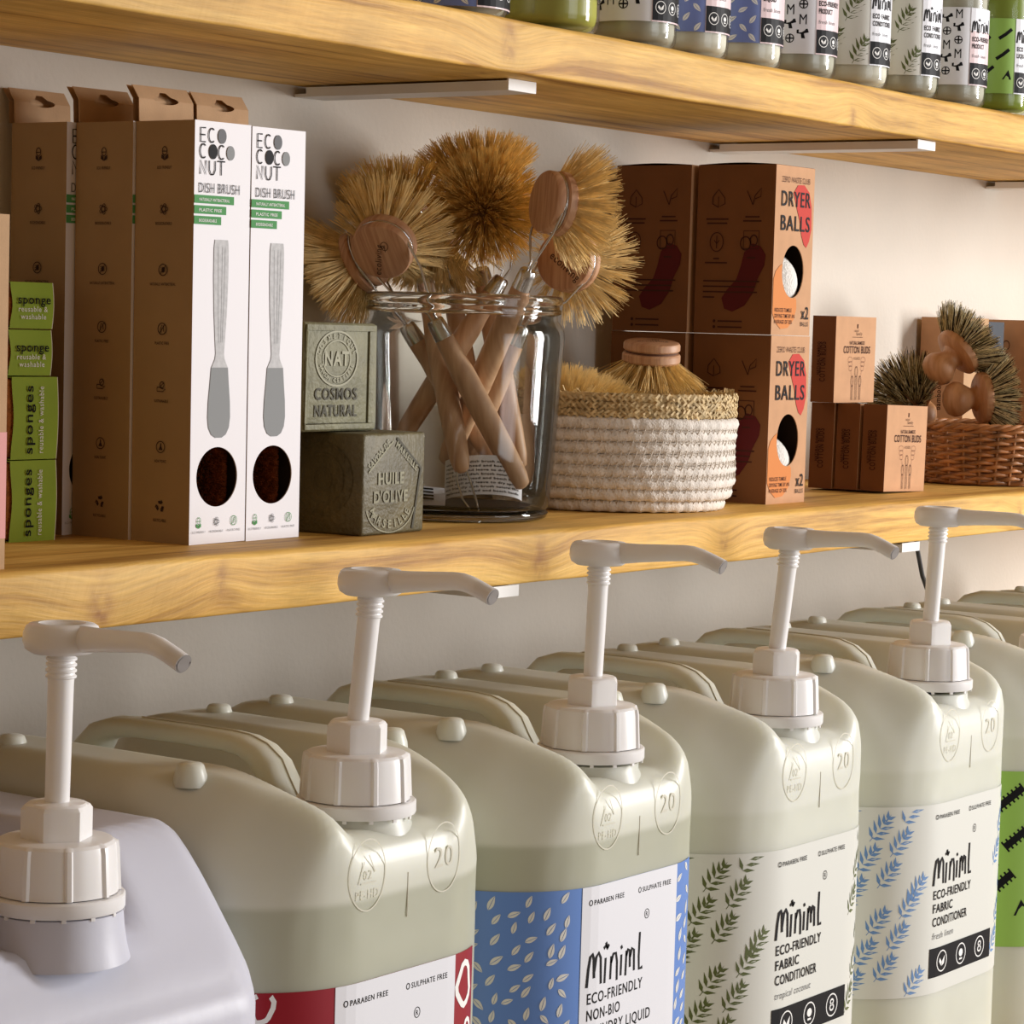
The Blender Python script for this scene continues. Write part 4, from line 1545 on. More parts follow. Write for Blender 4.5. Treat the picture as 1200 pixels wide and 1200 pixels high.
# --- soap cubes
def soap(x, y, z, w, h, d, rz, mat, label, style):
    t = thing('soap_block', label, 'soap', (x, y, z), (0, 0, rz), 'stacked olive soap cubes')
    mb = MB()
    mb.box((0, 0, 0), (w, d, h))
    mb.build('block', M[mat], t, bevel=.0022)

    def relief(items, fm, name, mt):
        items.emit(name, t, fm, step=0.0, base=0.0007)
    F = face((0, 0, h), (1, 0, 0), (0, -1, 0))
    Lf = face((0, d, h), (0, -1, 0), (-1, 0, 0))
    key = 'soap_hi_' + style
    if key not in M:
        M[key] = plain(key, (0.27, .255, .15) if style == 'nat' else (.23, .215, .125), .5, .4, noise=.2, nscale=60)
        M[key + '_lo'] = plain(key + '_lo', (0.055, .048, .025), .6, .3)
    if style == 'nat':
        # raised frame bars
        mb = MB()
        e, q = .0042, .0013
        mb.box((.0012, -q, .0012), (w - .0012, 0, .0012 + e))
        mb.box((.0012, -q, h - .0012 - e), (w - .0012, 0, h - .0012))
        mb.box((.0012, -q, .0012 + e), (.0012 + e * .5, 0, h - .0012 - e))
        mb.box((w - .0012 - e * 1.9, -q, .0012 + e), (w - .0012, 0, h - .0012 - e))
        mb.build('pressed_frame', M[mat], t, bevel=.0006)
        a = Art()
        cx = w * .44
        for r_, wd in ((1.0, .0013), (.66, .0008)):
            a.ring(cx, h * .33, .0225 * r_, .0185 * r_, wd, key, 1, 36)
        a.text('NAT', cx, h * .33 + .0045, .0095, .026, key, .03, 1, 'c')
        word = 'COSMETIQUE'
        for i, ch in enumerate(word):
            an = radians(-160 + i * 15.5)
            a.text(ch, cx + .0188 * cos(an), h * .33 + .0152 * sin(an) + .0014, .0034, None, key, .02, 1, 'c', an + pi / 2)
        word = 'SAVON CERTIFIE'
        for i, ch in enumerate(word):
            an = radians(165 - i * 11.5)
            a.text(ch, cx + .0188 * cos(an), h * .33 + .0152 * sin(an) + .001, .0030, None, key, .02, 1, 'c', an - pi / 2)
        a.text('COSMOS', cx, h * .705, .0078, .046, key + '_lo', .02, 1, 'c')
        a.text('NATURAL', cx, h * .86, .0078, .046, key + '_lo', .02, 1, 'c')
        relief(a, F, 'pressed_lettering', key)
    else:
        a = Art()
        pent = [(w * .06, h * .36), (w * .5, h * .06), (w * .93, h * .36), (w * .80, h * .93)]
        a.stroke([(w * .52, h * .05), (w * .92, h * .36), (w * .80, h * .96)], .0022, key + '_lo', 1)
        a.stroke([(w * .08, h * .38), (w * .46, h * .08)], .0012, key, 1)
        a.text("SAVON DE", w * .10, h * .36, .0044, .030, key, .02, 1, 'l', radians(-36))
        a.text("MARSEILLE", w * .50, h * .13, .0044, .032, key, .02, 1, 'l', radians(34))
        a.text('HUILE', w * .44, h * .50, .0078, .032, key, .03, 1, 'c')
        a.text("D'OLIVE", w * .44, h * .68, .0078, .042, key, .03, 1, 'c')
        word = 'MARSEILLE'
        for i, ch in enumerate(word):
            an = radians(160 - i * 17)
            a.text(ch, w * .44 + .026 * cos(an), h * .68 + .016 * sin(an) + .002, .0058, None, key, .02, 1, 'c', an - pi / 2)
        a.stroke([(w * .44 + .030 * cos(q), h * .70 + .0195 * sin(q)) for q in [radians(10 + 8 * i) for i in range(21)]], .0010, key, 1)
        relief(a, F, 'pressed_lettering', key)
        b = Art()
        for r_ in (1.0, .70, .3):
            b.ring(d * .50, h * .46, .0245 * r_, .0245 * r_, .0013, mat, 1, 40)
        word = 'SAVON EXTRA PUR 72% '
        for i, ch in enumerate(word):
            an = radians(-200 + i * 18)
            b.text(ch, d * .5 + .0205 * cos(an), h * .46 + .0205 * sin(an), .0044, None, mat, .02, 1, 'c', an + pi / 2)
        relief(b, Lf, 'pressed_roundel', mat)
    return t


soap(1.4186, -.1868, 0, .0775, .0695, .066, radians(4.7), 'soap_dk', 'dark olive soap cube standing on the board, pentagon pressed in its front', 'oil')
soap(1.3860, -.1600, .0700, .0785, .0740, .066, radians(.5), 'soap_lt', 'pale olive soap cube stacked on top, pressed COSMOS NATURAL', 'nat')


# --- dryer ball cartons
def dryer_box(x, y, z, label, rz=0.0, front=True, ball=None):
    W_, D_, H_ = .0660, .0765, .1432
    t = thing('dryer_ball_carton', label, 'box', (x, y, z), (0, 0, rz), 'kraft dryer ball cartons, two high')
    carton(t, W_, D_, H_, 'kraft_warm', 'kraft_shaded', (.0335, H_ - .0890, .0185, .0222))
    if front:
        a = Art()
        a.poly([(.0300, .0225), (.0370, .0155), (.0480, .0150), (.0570, .0210), (.0615, .0330), (.0625, .052), (.0590, .0625), (.0545, .0680), (.0500, .0655), (.0455, .058), (.0420, .046), (.0370, .037)], 'red_blob', 1)
        arc = [(.0335 + .0190 * cos(radians(g)), .0890 + .0227 * sin(radians(g))) for g in range(196, 66, -10)]
        a.poly([(.0008, .0960), (.0040, .0895), (.0100, .0850)] + arc + [(.0405, .1130), (.0412, .1200), (.0370, .1300), (.0270, .1370), (.0150, .1380), (.0060, .1325), (.0008, .1250)], 'orange_blob', 1)
        a.text('ZERO WASTE CLUB', .0335, .0140, .0048, .047, 'ink_brown', 0, 3, 'c')
        a.text('DRYER', .0098, .0340, .0128, .0490, 'ink', .007, 3)
        a.text('BALLS', .0098, .0545, .0128, .0490, 'ink', .007, 3)
        for k, s_ in enumerate(('REDUCES TUMBLE', 'DRYING TIME BY AN', 'AVERAGE OF 30%')):
            a.text(s_, .0040, .1235 + k * .0050, .0032, (.0285, .034, .030)[k], 'ink_brown', .01, 3)
        a.text('x2', .0620, .1290, .0105, .0125, 'ink', .01, 3, 'r')
        a.text('BALLS', .0620, .1350, .0036, .0130, 'ink', .01, 3, 'r')
        a.emit('front_print', t, face((0, 0, H_), (1, 0, 0), (0, -1, 0)))
    b = Art()
    mk = 'ink_brown'
    # sprout and drop icons
    for (u, v) in ((.021, .030), (.055, .028)):
        if u < .03:
            b.stroke([(u, v + .006), (u - .006, v + .003), (u - .0055, v - .003), (u, v - .009), (u + .006, v - .002), (u + .0065, v + .003), (u, v + .006), (u, v - .003)], .0008, mk)
        else:
            b.stroke([(u, v + .006), (u - .006, v - .006)], .0008, mk)
            b.stroke([(u, v + .006), (u + .002, v - .002), (u + .008, v - .008), (u + .0075, v - .001), (u + .002, v + .001)], .0008, mk)
    b.ring(.0205, .0655, .0065, .0080, .0008, mk)
    b.stroke([(.0205, .060), (.0205, .071)], .0008, mk)
    b.stroke([(.0180, .064), (.0205, .067), (.0230, .064)], .0008, mk)
    b.stroke([(.0470, .056), (.0620, .056), (.0620, .071), (.0470, .071)], .0008, mk, 2, True)
    b.ring(.0490, .0665, .0050, .0056, .0011, mk)
    b.ring(.0570, .0640, .0035, .0045, .0011, mk)
    for (u, v, w_) in ((.0205, .0455, .022), (.0205, .0490, .020), (.0550, .0435, .014), (.0550, .0470, .018), (.0205, .0790, .006), (.0205, .0825, .022), (.0550, .0780, .008)):
        b.rect(u - w_ / 2, v, u + w_ / 2, v + .0012, mk, 2)
    for k in range(4):
        b.rect(.0085, .0980 + k * .0046, (.064, .060, .062, .020)[k], .0992 + k * .0046, mk, 3)
    for k in range(2):
        b.rect(.0240, .1320 + k * .0050, .048, .1332 + k * .0050, mk, 2)
        b.ell(.0205, .1326 + k * .0050, .0014, .0014, mk, 2, 8)
    pts = [(.0560, .0665), (.0640, .0690), (.0690, .0760), (.0680, .0850), (.0620, .0960), (.0580, .1080), (.0500, .1190), (.0380, .1245), (.0300, .1220), (.0270, .1130), (.0320, .1060), (.0410, .0970), (.0450, .0860), (.0480, .0740)]
    b.poly(pts, 'dark_blob', 1)
    b.emit('side_print', t, face((0, D_, H_), (0, -1, 0), (-1, 0, 0)))
    # bowed tuck flap on top
    bw = 1.0 if z > .1 else .08
    mb = MB()
    rows = []
    for i in range(13):
        f = i / 12
        rows.append([(.0006, D_ * f, H_ + .0002 + .0016 * bw * sin(pi * f)), (.020, D_ * f, H_ + .0002 + .0020 * bw * sin(pi * f)), (W_ - .001, D_ * f, H_ + .0002)])
    mb.grid(rows)
    mb.build('tuck_flap', M['kraft_shaded'], t, smooth=True)
    if ball:
        k = MB()
        rnd = random.Random(int(x * 1000 + z * 100))
        rows = []
        for i in range(1, 20):
            th = pi * i / 20
            rows.append([(.0285 * (1 + rnd.gauss(0, .008)) * sin(th) * cos(2 * pi * j / 32), .0285 * sin(th) * sin(2 * pi * j / 32), .0285 * (1 + rnd.gauss(0, .004)) * cos(th)) for j in range(32)])
        k.grid(rows, 0, True)
        o = k.build('dryer_ball', M['felt'], None, smooth=True)
        o.location = (x + ball[0], y + ball[1], z + ball[2])
        tag(o, 'white felt dryer ball seen through the oval window of the ' + ('upper' if z > .1 else 'lower') + ' carton', 'ball')
    return t


dryer_box(1.9775, -.1770, 0.0, 'kraft dryer ball carton, lower one facing out at the basket', 0, True, (.0355, .0300, .0310))
dryer_box(1.9755, -.1775, .1437, 'kraft dryer ball carton, upper one facing out under the bracket', 0, True, (.0368, .0295, .0440))
dryer_box(1.9735, -.0945, 0.0, 'dryer ball carton in the back column, lower one, mostly behind the basket brush', 0, False)
dryer_box(1.9722, -.0960, .1437, 'dryer ball carton in the back column, upper one beside the bristles', 0, False)


# --- cotton bud cartons
def cotton_box(x, y, z, w, d, h, rz, ry, label, tall=1.0):
    t = thing('cotton_bud_carton', label, 'box', (x, y, z), (0, ry, rz), 'small kraft cotton bud cartons')
    carton(t, w, d, h, 'kraft_warm', 'kraft_shaded', None)
    a = Art()
    mk = 'ink_brown'
    cu = w * .53
    a.stroke([(cu, h * .085), (cu, h * .135)], .0014, mk)
    a.text('natural', cu - .002, h * .175, .0026, .008, mk, 0, 2, 'c')
    a.text('family', cu + .003, h * .215, .0030, .011, mk, 0, 2, 'c', 0, .2)
    a.rect(cu - .010, h * .235, cu + .010, h * .240, mk, 2)
    a.text('NATURAL BAMBOO', cu, h * .325, .0033, .029, mk, .02, 2, 'c')
    a.text('COTTON BUDS', cu, h * .425, .0066, w * .66, mk, .012, 2, 'c')
    a.text('100 BUDS', cu, h * .50, .0024, .012, mk, 0, 2, 'c')
    for dx, tp, wd in ((0, .58, .0026), (-.0075, .69, .0022), (.0075, .69, .0022)):
        a.ring(cu + dx, h * (tp + .06), wd, h * .06, .0006, mk, 2, 14)
        a.stroke([(cu + dx - wd * .6, h * (tp + .115)), (cu + dx - wd * .5, h * .97)], .0006, mk)
        a.stroke([(cu + dx + wd * .6, h * (tp + .115)), (cu + dx + wd * .5, h * .97)], .0006, mk)
    for sx in (-1, 1):
        for q in range(3):
            a.ring(cu + sx * (.0125 - q * .0006), h * (.50 + q * .05), .0045 - q * .0007, h * .032, .0003, 'ink_line', 2, 12)
        a.stroke([(cu + sx * .011, h * .62), (cu + sx * .006, h * .76)], .0003, 'ink_line')
    a.emit('front_print', t, face((0, 0, h), (1, 0, 0), (0, -1, 0)))
    b = Art()
    b.text('NATURAL BAMBOO', d * .36, h * .30, .0030, h * .38, mk, .02, 2, 'r', -pi / 2)
    b.text('COTTON BUDS', d * .60, h * .30, .0058, h * .46, mk, .012, 2, 'r', -pi / 2)
    b.emit('side_print', t, face((0, d, h), (0, -1, 0), (-1, 0, 0)))
    return t


cotton_box(2.2125, -.1655, .0024, .0810, .0245, .0800, 0, radians(1.5), 'kraft cotton bud carton at the front of the lower row')
cotton_box(2.2123, -.1375, .0022, .0700, .0235, .0800, 0, radians(1.5), 'kraft cotton bud carton, middle of the lower row')
cotton_box(2.2121, -.1110, .0018, .0700, .0245, .0800, 0, radians(1.2), 'kraft cotton bud carton at the back of the lower row')
cotton_box(2.1960, -.1190, .0826, .0780, .0245, .0800, 0, 0, 'kraft cotton bud carton lying on top of the row, against the dryer box')
#PART4

# ------------------------------------------------------------------ glass jar with dish brushes
JC = Vector((1.6285, -.112, 0))
RH = Vector((.5815, -.8136, 0))
FH = Vector((.8136, .5815, 0))


def J(a, b, z):
    return JC + RH * a + FH * b + Vector((0, 0, z))


def Jd(a, b, z):
    return (RH * a + FH * b + Vector((0, 0, z))).normalized()


jar = thing('glass_jar', 'large clear glass jar with wide mouth, holding wooden dish brushes', 'jar', tuple(JC))
mb = MB()
prof = [(.0655, .0075), (.0680, .010), (.0692, .020), (.0715, .045), (.0735, .080), (.0752, .115), (.0762, .130), (.0766, .137), (.0760, .1425), (.0735, .1465), (.0712, .1495), (.0708, .1530)]
mb.lathe(prof, 72)
mb.build('jar_wall', M['glass'], jar, smooth=True)
mb = MB()
mb.lathe([(.0625, .0085), (.0648, .012), (.0662, .020), (.0685, .045), (.0705, .080), (.0722, .115), (.0731, .130), (.0733, .136), (.0725, .141), (.0700, .1445), (.0680, .149), (.0676, .1530)], 72)
mb.build('jar_inner_wall', M['glass'], jar, smooth=True)
mb = MB()
mb.lathe([(.0676, .1530), (.0708, .1530), (.0735, .1545), (.0738, .1570), (.0722, .1585), (.0722, .1605), (.0742, .1622), (.0746, .1650), (.0736, .1672), (.0712, .1680), (.0690, .1668), (.0682, .1640), (.0678, .1580), (.0676, .1530)], 72)
mb.build('jar_rim', M['glass_rim'], jar, smooth=True)
mb = MB()
mb.lathe([(.0001, .0022), (.050, .0018), (.056, .0002), (.0625, .0002), (.0665, .0022), (.0678, .0055), (.0655, .0080), (.0620, .0088), (.0001, .0095)], 72)
mb.build('jar_base', M['glass_rim'], jar, smooth=True)


def brush_head(t, Cc, n, rnd, mat_b, R=.0232, tufts=((0, 1, 0), (.006, 6, .18), (.0115, 11, .38), (.0165, 16, .62), (.0198, 20, .88)), ln=.034, per=28, engrave=None):
    """two-layer wooden disc with bristle tufts; n is the outward normal of the plain face."""
    n = Vector(n).normalized()
    Q = Vector((0, 0, 1)).rotation_difference(n).to_matrix().to_4x4()
    T = Matrix.Translation(Cc) @ Q
    mb = MB()
    mb.lathe([(.0001, .0085), (R - .0030, .0085), (R - .0010, .0078), (R, .0060), (R, .0022), (R - .0008, .0012), (R - .0022, .0008)], 48, 0, T)
    mb.lathe([(R - .0022, .0008), (R - .0022, -.0008)], 48, 1, T)
    mb.lathe([(R - .0022, -.0008), (R - .0004, -.0012), (R + .0006, -.0026), (R + .0006, -.0075), (R - .0010, -.0092), (R - .0040, -.0098), (.0001, -.0098)], 48, 0, T)
    mb.build('head_disc', [M['beech_disc'], M['groove']], t, smooth=True, auto=35)
    mb = MB()
    e1 = (Q @ Vector((1, 0, 0, 0))).to_3d()
    e2 = (Q @ Vector((0, 1, 0, 0))).to_3d()
    pts, dirs = [], []
    for r, k, sp in tufts:
        for i in range(max(k, 1)):
            a = 2 * pi * i / max(k, 1) + r * 90
            rad = e1 * cos(a) + e2 * sin(a)
            base = Vector(Cc) - n * .0085 + rad * r
            d = (-n * cos(sp) + rad * sin(sp)).normalized()
            for _ in range(per):
                o = Vector((rnd.gauss(0, 1), rnd.gauss(0, 1), rnd.gauss(0, 1))) * .0011
                pts.append(base + o)
                dirs.append(d)
    bristle_block(mb, pts, dirs, ln, .00030, rnd, .075)
    b = mb.build('bristles', M[mat_b], t)
    tag(b, kind='stuff')
    if engrave:
        a = Art()
        for txt, u, v, h, w_, rot in engrave:
            a.text(txt, u, v, h, w_, 'ink_soft', .0, 1, 'c', rot)
        a.ring(.004, -.006, .0028, .0036, .0005, 'ink_soft', 1, 12)
        a.stroke([(.004, -.001), (.004, -.007)], .0005, 'ink_soft', 1)
        up = Vector((0, 0, 1)) - n * n.z
        up.normalize()
        ex = up.cross(n)
        o = Vector(Cc) + n * .0085
        a.emit('burnt_lettering', t, lambda u, v, h: tuple(o + ex * u - up * v + n * h))


POM = ((0, 1, 0), (.003, 5, .14), (.006, 9, .30), (.0095, 13, .50), (.013, 17, .72), (.0165, 20, .96), (.019, 22, 1.22), (.0205, 22, 1.5))


def dish_brush(label, Cc, n, Fp, Ep, seed, mat_b='bristle', loop=False, engrave=None, rh=.0074, pom=False):
    rnd = random.Random(seed)
    t = thing('dish_brush', label, 'brush', tuple(JC), (0, 0, 0), 'wooden dish brushes in the jar')
    O = JC
    Cc, Fp, Ep = Cc - O, Fp - O, Ep - O
    n = Vector(n).normalized()
    if pom:
        brush_head(t, Cc, n, rnd, mat_b, tufts=POM, ln=.026, per=26)
    else:
        brush_head(t, Cc, n, rnd, mat_b, engrave=engrave)
    h = (Ep - Fp).normalized()
    wv = n.cross((Fp - Cc).normalized()).normalized()
    mb = MB()
    fk = Fp - h * .004
    for s_ in (-1, 1):
        p0 = Cc + wv * s_ * .0222
        p1 = Cc + wv * s_ * .0175 + (Fp - Cc) * .45
        mb.tube([fk + wv * s_ * .0022 + h * .010, fk + wv * s_ * .0022, fk + wv * s_ * .0030 - h * .006, p1, p0], .00095, 7)
    ring = [Cc + wv * (.0220 * cos(q)) + n.cross(wv) * (.0220 * sin(q)) for q in [2 * pi * i / 32 for i in range(32)]]
    mb.tube(ring, .0009, 6, closed=True)
    mb.build('wire_fork', M['steel'], t, smooth=True)
    mb = MB()
    Q = Matrix.Translation(Fp) @ Vector((0, 0, 1)).rotation_difference(h).to_matrix().to_4x4()
    mb.lathe([(.0001, -.003), (.0052, -.003), (.0064, -.0015), (.0070, .004), (.0074, .0125), (.0070, .0126)], 24, 0, Q)
    mb.build('ferrule', M['steel'], t, smooth=True, auto=35)
    mb = MB()
    L = (Ep - Fp).length
    mb.lathe([(.0068, .010), (.0072, .013), (rh, .03), (rh + .0012, L * .30), (rh + .0014, L * .55), (rh + .0008, L * .80), (rh, L * .93), (rh - .0018, L * .985), (rh - .005, L), (.0001, L)], 24, 0, Q)
    mb.build('handle', M['beech'], t, smooth=True)
    if loop:
        mb = MB()
        o = Ep - h * .003
        sdv = Vector((RH.x, RH.y, 0))
        mb.tube([o - sdv * .003, o + h * .010 - sdv * .005, o + h * .024 - sdv * .0035, o + h * .033 + sdv * .001, o + h * .036 + sdv * .006, o + h * .026 + sdv * .0065, o + h * .010 + sdv * .005, o + sdv * .003], .0009, 7)
        mb.build('hanging_loop', M['steel'], t, smooth=True)
    return t


dish_brush('dish brush at the front left of the jar, disc face on, bristles fanned up', J(-.060, -.030, .2005), Jd(-.22, -.80, -.54), J(-0.0192, -0.0464, 0.1457), J(0.0486, -0.0276, 0.0251), 11, rh=.0078, engrave=[('ecoliving', .0, .006, .0050, .026, radians(-80))])
dish_brush('dish brush lowest at the left of the jar, bristles hanging outwards to the left', J(-.076, .004, .192), Jd(.80, -.25, .42), J(-0.0415, -0.0027, 0.1414), J(0.036, 0.012, 0.03), 12)
dish_brush('dish brush behind the front left one, only its darker tips showing above', J(-.052, .040, .222), Jd(.05, -.45, -.85), J(-0.0295, 0.0012, 0.176), J(0.0029, -0.0426, 0.0359), 13, 'bristle_tip', loop=True)
dish_brush('round pompom dish brush in the middle of the jar, bristles towards the viewer', J(.013, .022, .232), Jd(-.05, .98, -.12), J(0.0265, 0.0247, 0.179), J(-0.0466, 0.0169, 0.0556), 14, 'bristle_tip', pom=True)
dish_brush('dish brush behind the middle pompom, its bristles pointing straight up', J(.008, .056, .2480), Jd(.1, -.2, -.95), J(0.0117, 0.0532, 0.1865), J(0.046, 0.03, 0.036), 15, 'bristle_tip')
dish_brush('dish brush at the upper right of the jar, disc edge on, bristles right', J(.064, -.044, .236), Jd(-.88, -.46, .10), J(0.0469, -0.0542, 0.1837), J(-0.0111, 0.001, 0.0402), 16, rh=.0078)
dish_brush('dish brush at the lower right of the jar, wood disc face on over the rim', J(.078, .034, .1955), Jd(-.42, -.88, .05), J(0.0434, 0.0181, 0.1423), J(-0.006, 0.032, 0.02), 17, engrave=[('ecoliving', .0, .007, .0062, .030, radians(38))])
dish_brush('dish brush at the back of the jar, only its handle and wires showing', J(-.028, .052, .212), Jd(.2, .3, .9), J(-0.012, 0.048, 0.176), J(0.02, 0.046, 0.026), 18)

# dark disc added to blacken the bottom of the jar
mb = MB()
mb.lathe([(.0001, .0100), (.0540, .0100), (.0545, .0104), (.0540, .0109), (.0001, .0109)], 48)
o = mb.build('dark_disc', M['ink'], None)
o.location = tuple(JC)
tag(o, 'dark round disc added under the leaflets to blacken the bottom of the jar', 'card')

# curled leaflets at the bottom of the jar
t = thing('folded_leaflet', 'curled white printed leaflet at the bottom of the glass jar', 'leaflet', tuple(J(0, 0, .012)))
mb = MB()
rows = []
lw, lh = .075, .034


def curl(u, v, h):
    f = u / lw
    ang = radians(-70) + f * radians(150)
    r = .030
    a = .022 + (r + h) * sin(ang) - .004
    b = -.022 - (r + h) * cos(ang) * .55
    z = .002 + .024 * (1 - f) * .0 + (lh - v) * (0.86) + .006 * sin(f * 3)
    p = RH * a + FH * b + Vector((0, 0, z))
    return tuple(p)


for i in range(25):
    rows.append([curl(lw * i / 24, lh * j / 4, 0) for j in range(5)])
mb.grid(rows)
mb.build('sheet', M['paper'], t, smooth=True)
a = Art()
for k in range(8):
    a.text(('eco friendly dish brush natural fibre', 'replaceable head and beech handle', 'rinse well and leave to dry upright')[k % 3], .004, .0062 + k * .0036, .0019, .062, 'ink', .02)
pr_ = a.emit('sheet_print', t, curl)
t = thing('printed_card', 'small folded card with dark writing lying at the bottom left of the jar', 'card', tuple(J(-.028, -.034, .0105)), (0, 0, radians(-50)))
mb = MB()
mb.add([(-.020, -.010, .001), (.018, -.012, .001), (.020, .012, .012), (-.018, .012, .015)], [(0, 1, 2, 3)])
mb.add([(-.020, -.010, .0006), (.018, -.012, .0006), (.020, .012, .0116), (-.018, .012, .0146)], [(0, 3, 2, 1)])
mb.build('card_sheet', M['paper'], t)
mb = MB()
for k in range(4):
    f = .2 + k * .18
    z = .0012 + (.012) * f + .0008
    y = -.011 + .023 * f
    mb.add([(-.013, y, z + .0015), (.010, y, z), (.010, y + .0022, z + .0012), (-.013, y + .0022, z + .0027)], [(0, 1, 2, 3)])
mb.build('card_print', M['ink'], t)

# ------------------------------------------------------------------ rope basket
BC = Vector((1.848, -.103, 0))
bk = thing('rope_basket', 'round white rope basket with a straw rim, beside the glass jar', 'basket', tuple(BC))
cr = .00535
zz = cr
coils = []
for k in range(8):
    R_ = .0905 + .0085 * (1 - exp(-k * .75)) + .0012 * sin(k)
    coils.append((zz, R_))
    zz += .0093
for k, (z, R_) in enumerate(coils):
    n, m_ = 260, 10
    rows = []
    ph = k * 1.7
    for i in range(n):
        th = 2 * pi * i / n
        row = []
        for j in range(m_):
            q = 2 * pi * j / m_
            st = max(0, cos(52 * th + ph + 1.1 * q))
            rr = cr * (.93 + .13 * st + .03 * sin(31 * th + q + k))
            row.append(((R_ + rr * cos(q)) * cos(th), (R_ + rr * cos(q)) * sin(th), z + rr * sin(q) + .0006 * sin(2 * th + k)))
        rows.append(row)
    rows.append(rows[0])
    mb = MB()
    mb.grid(rows, 0, True)
    mb.build('rope_coil', M['rope'], bk, smooth=True)
mb = MB()
rnd = random.Random(4)
for k, (z, R_) in enumerate(coils[:-1]):
    for i in range(104):
        th = 2 * pi * (i + .5 * (k % 2)) / 104
        zc = z + .0046
        rr = R_ + .0044
        dz = .0030
        tt = Vector((-sin(th), cos(th), 0))
        c0 = Vector((rr * cos(th), rr * sin(th), zc))
        mb.tube([c0 - tt * .0013 + Vector((0, 0, -dz)), c0 + Vector((cos(th), sin(th), 0)) * .0007, c0 + tt * .0013 + Vector((0, 0, dz))], .00045, 4)
o = mb.build('stitching', M['thread'], bk)
tag(o, kind='stuff')
mb = MB()
mb.lathe([(.0001, .001), (.088, .001), (.088, .004), (.0001, .004)], 60)
mb.build('basket_base', M['rope'], bk)
z0 = coils[-1][0] + cr
for k in range(3):
    zc = z0 + .0028 + k * .0063
    R_ = .0985 - .0004 * k
    mb = MB()
    mb.tube([(R_ * cos(2 * pi * i / 90), R_ * sin(2 * pi * i / 90), zc) for i in range(90)], .0036, 8, closed=True)
    mb.build('straw_coil', M['straw'], bk, smooth=True)
mb = MB()
for k in range(3):
    zc = z0 + .0028 + k * .0063
    for i in range(130):
        th = 2 * pi * i / 130 + rnd.uniform(-.01, .01)
        for sg in (-1, 1):
            tt = Vector((-sin(th), cos(th), 0))
            rd = Vector((cos(th), sin(th), 0))
            c0 = rd * (.0990 + .0030 + rnd.uniform(0, .0012)) + Vector((0, 0, zc + rnd.uniform(-.0012, .0012)))
            L = rnd.uniform(.0034, .0052)
            d = (tt * .9 + Vector((0, 0, sg * rnd.uniform(.5, .95)))).normalized()
            q = rd.cross(d) * rnd.uniform(.0007, .0011)
            e = rd * rnd.uniform(-.0012, .0004)
            mb.add([tuple(c0 - d * L + e - q), tuple(c0 - d * L + e + q), tuple(c0 + q + rd * .0009), tuple(c0 - q + rd * .0009), tuple(c0 + d * L + e + q), tuple(c0 + d * L + e - q)], [(0, 1, 2, 3), (3, 2, 4, 5)])
# loose top edge wisps
for i in range(150):
    th = 2 * pi * i / 150
    rd = Vector((cos(th), sin(th), 0))
    tt = Vector((-sin(th), cos(th), 0))
    c0 = rd * rnd.uniform(.0965, .1005) + Vector((0, 0, z0 + .0185))
    d = (tt * rnd.uniform(-1, 1) + Vector((0, 0, rnd.uniform(.1, .7)))).normalized()
    q = rd * .0008
    L = rnd.uniform(.003, .006)
    mb.add([tuple(c0 - d * L - q), tuple(c0 - d * L + q), tuple(c0 + d * L + q), tuple(c0 + d * L - q)], [(0, 1, 2, 3)])
o = mb.build('straw_plait', M['straw'], bk)
tag(o, kind='stuff')


def loose_head(label, loc, n, seed, mat='bristle', engrave=None):
    t = thing('brush_head', label, 'brush', loc, (0, 0, 0), 'spare brush heads in the rope basket')
    brush_head(t, Vector((0, 0, 0)), n, random.Random(seed), mat, engrave=engrave, R=.0240)


loose_head('spare brush head on top of the rope basket, wooden disc up', (1.9080, -.1020, .1270), (-.10, -.10, 1), 31, engrave=[('ecoliving', 0, .004, .0042, .026, 0)])
loose_head('spare brush head in the rope basket next to the jar, bristles up', (1.7960, -.0900, .0720), (.05, .1, -1), 32)
loose_head('spare brush head in the middle of the rope basket, bristles up', (1.8480, -.0780, .0640), (-.1, .05, -1), 33)

# ------------------------------------------------------------------ wicker basket with pot brushes
WC = Vector((2.495, -.128, 0))
wk = thing('wicker_basket', 'brown wicker basket with dark pot brushes, at the right edge', 'basket', tuple(WC))
NS = 30


def wr(z):
    return .070 + .013 * min(1, z / .05)


for i in range(NS):
    th = 2 * pi * i / NS
    mb = MB()
    mb.tube([(wr(z) * cos(th), wr(z) * sin(th), z) for z in (.002, .015, .03, .045, .058)], .0014, 6)
    mb.build('stake', M['wicker'], wk, smooth=True)
lev = 14
for k in range(lev):
    z = .0035 + k * .0039
    n = NS * 6
    pts = []
    for i in range(n):
        th = 2 * pi * i / n
        r = wr(z) + .0026 * cos(NS / 2 * th + (k % 2) * pi)
        pts.append((r * cos(th), r * sin(th), z + .0010 * sin(NS / 2 * th + (k % 2) * pi + .8)))
    mb = MB()
    mb.tube(pts, .0021, 7, closed=True)
    mb.build('weaver', M['wicker'], wk, smooth=True)
for k in range(3):
    pts = []
    for i in range(150):
        th = 2 * pi * i / 150
        r = .0845 + .0022 * cos(15 * th + k * 2.1)
        pts.append((r * cos(th), r * sin(th), .0585 + .0018 * sin(15 * th + k * 2.1)))
    mb = MB()
    mb.tube(pts, .0021, 7, closed=True)
    mb.build('rim_cane', M['wicker'], wk, smooth=True)
mb = MB()
mb.lathe([(.0001, .001), (.069, .001), (.069, .004), (.0001, .004)], 40)
mb.build('basket_base', M['wicker'], wk)


def W(a, b, z):
    return WC + RH * a + FH * b + Vector((0, 0, z))


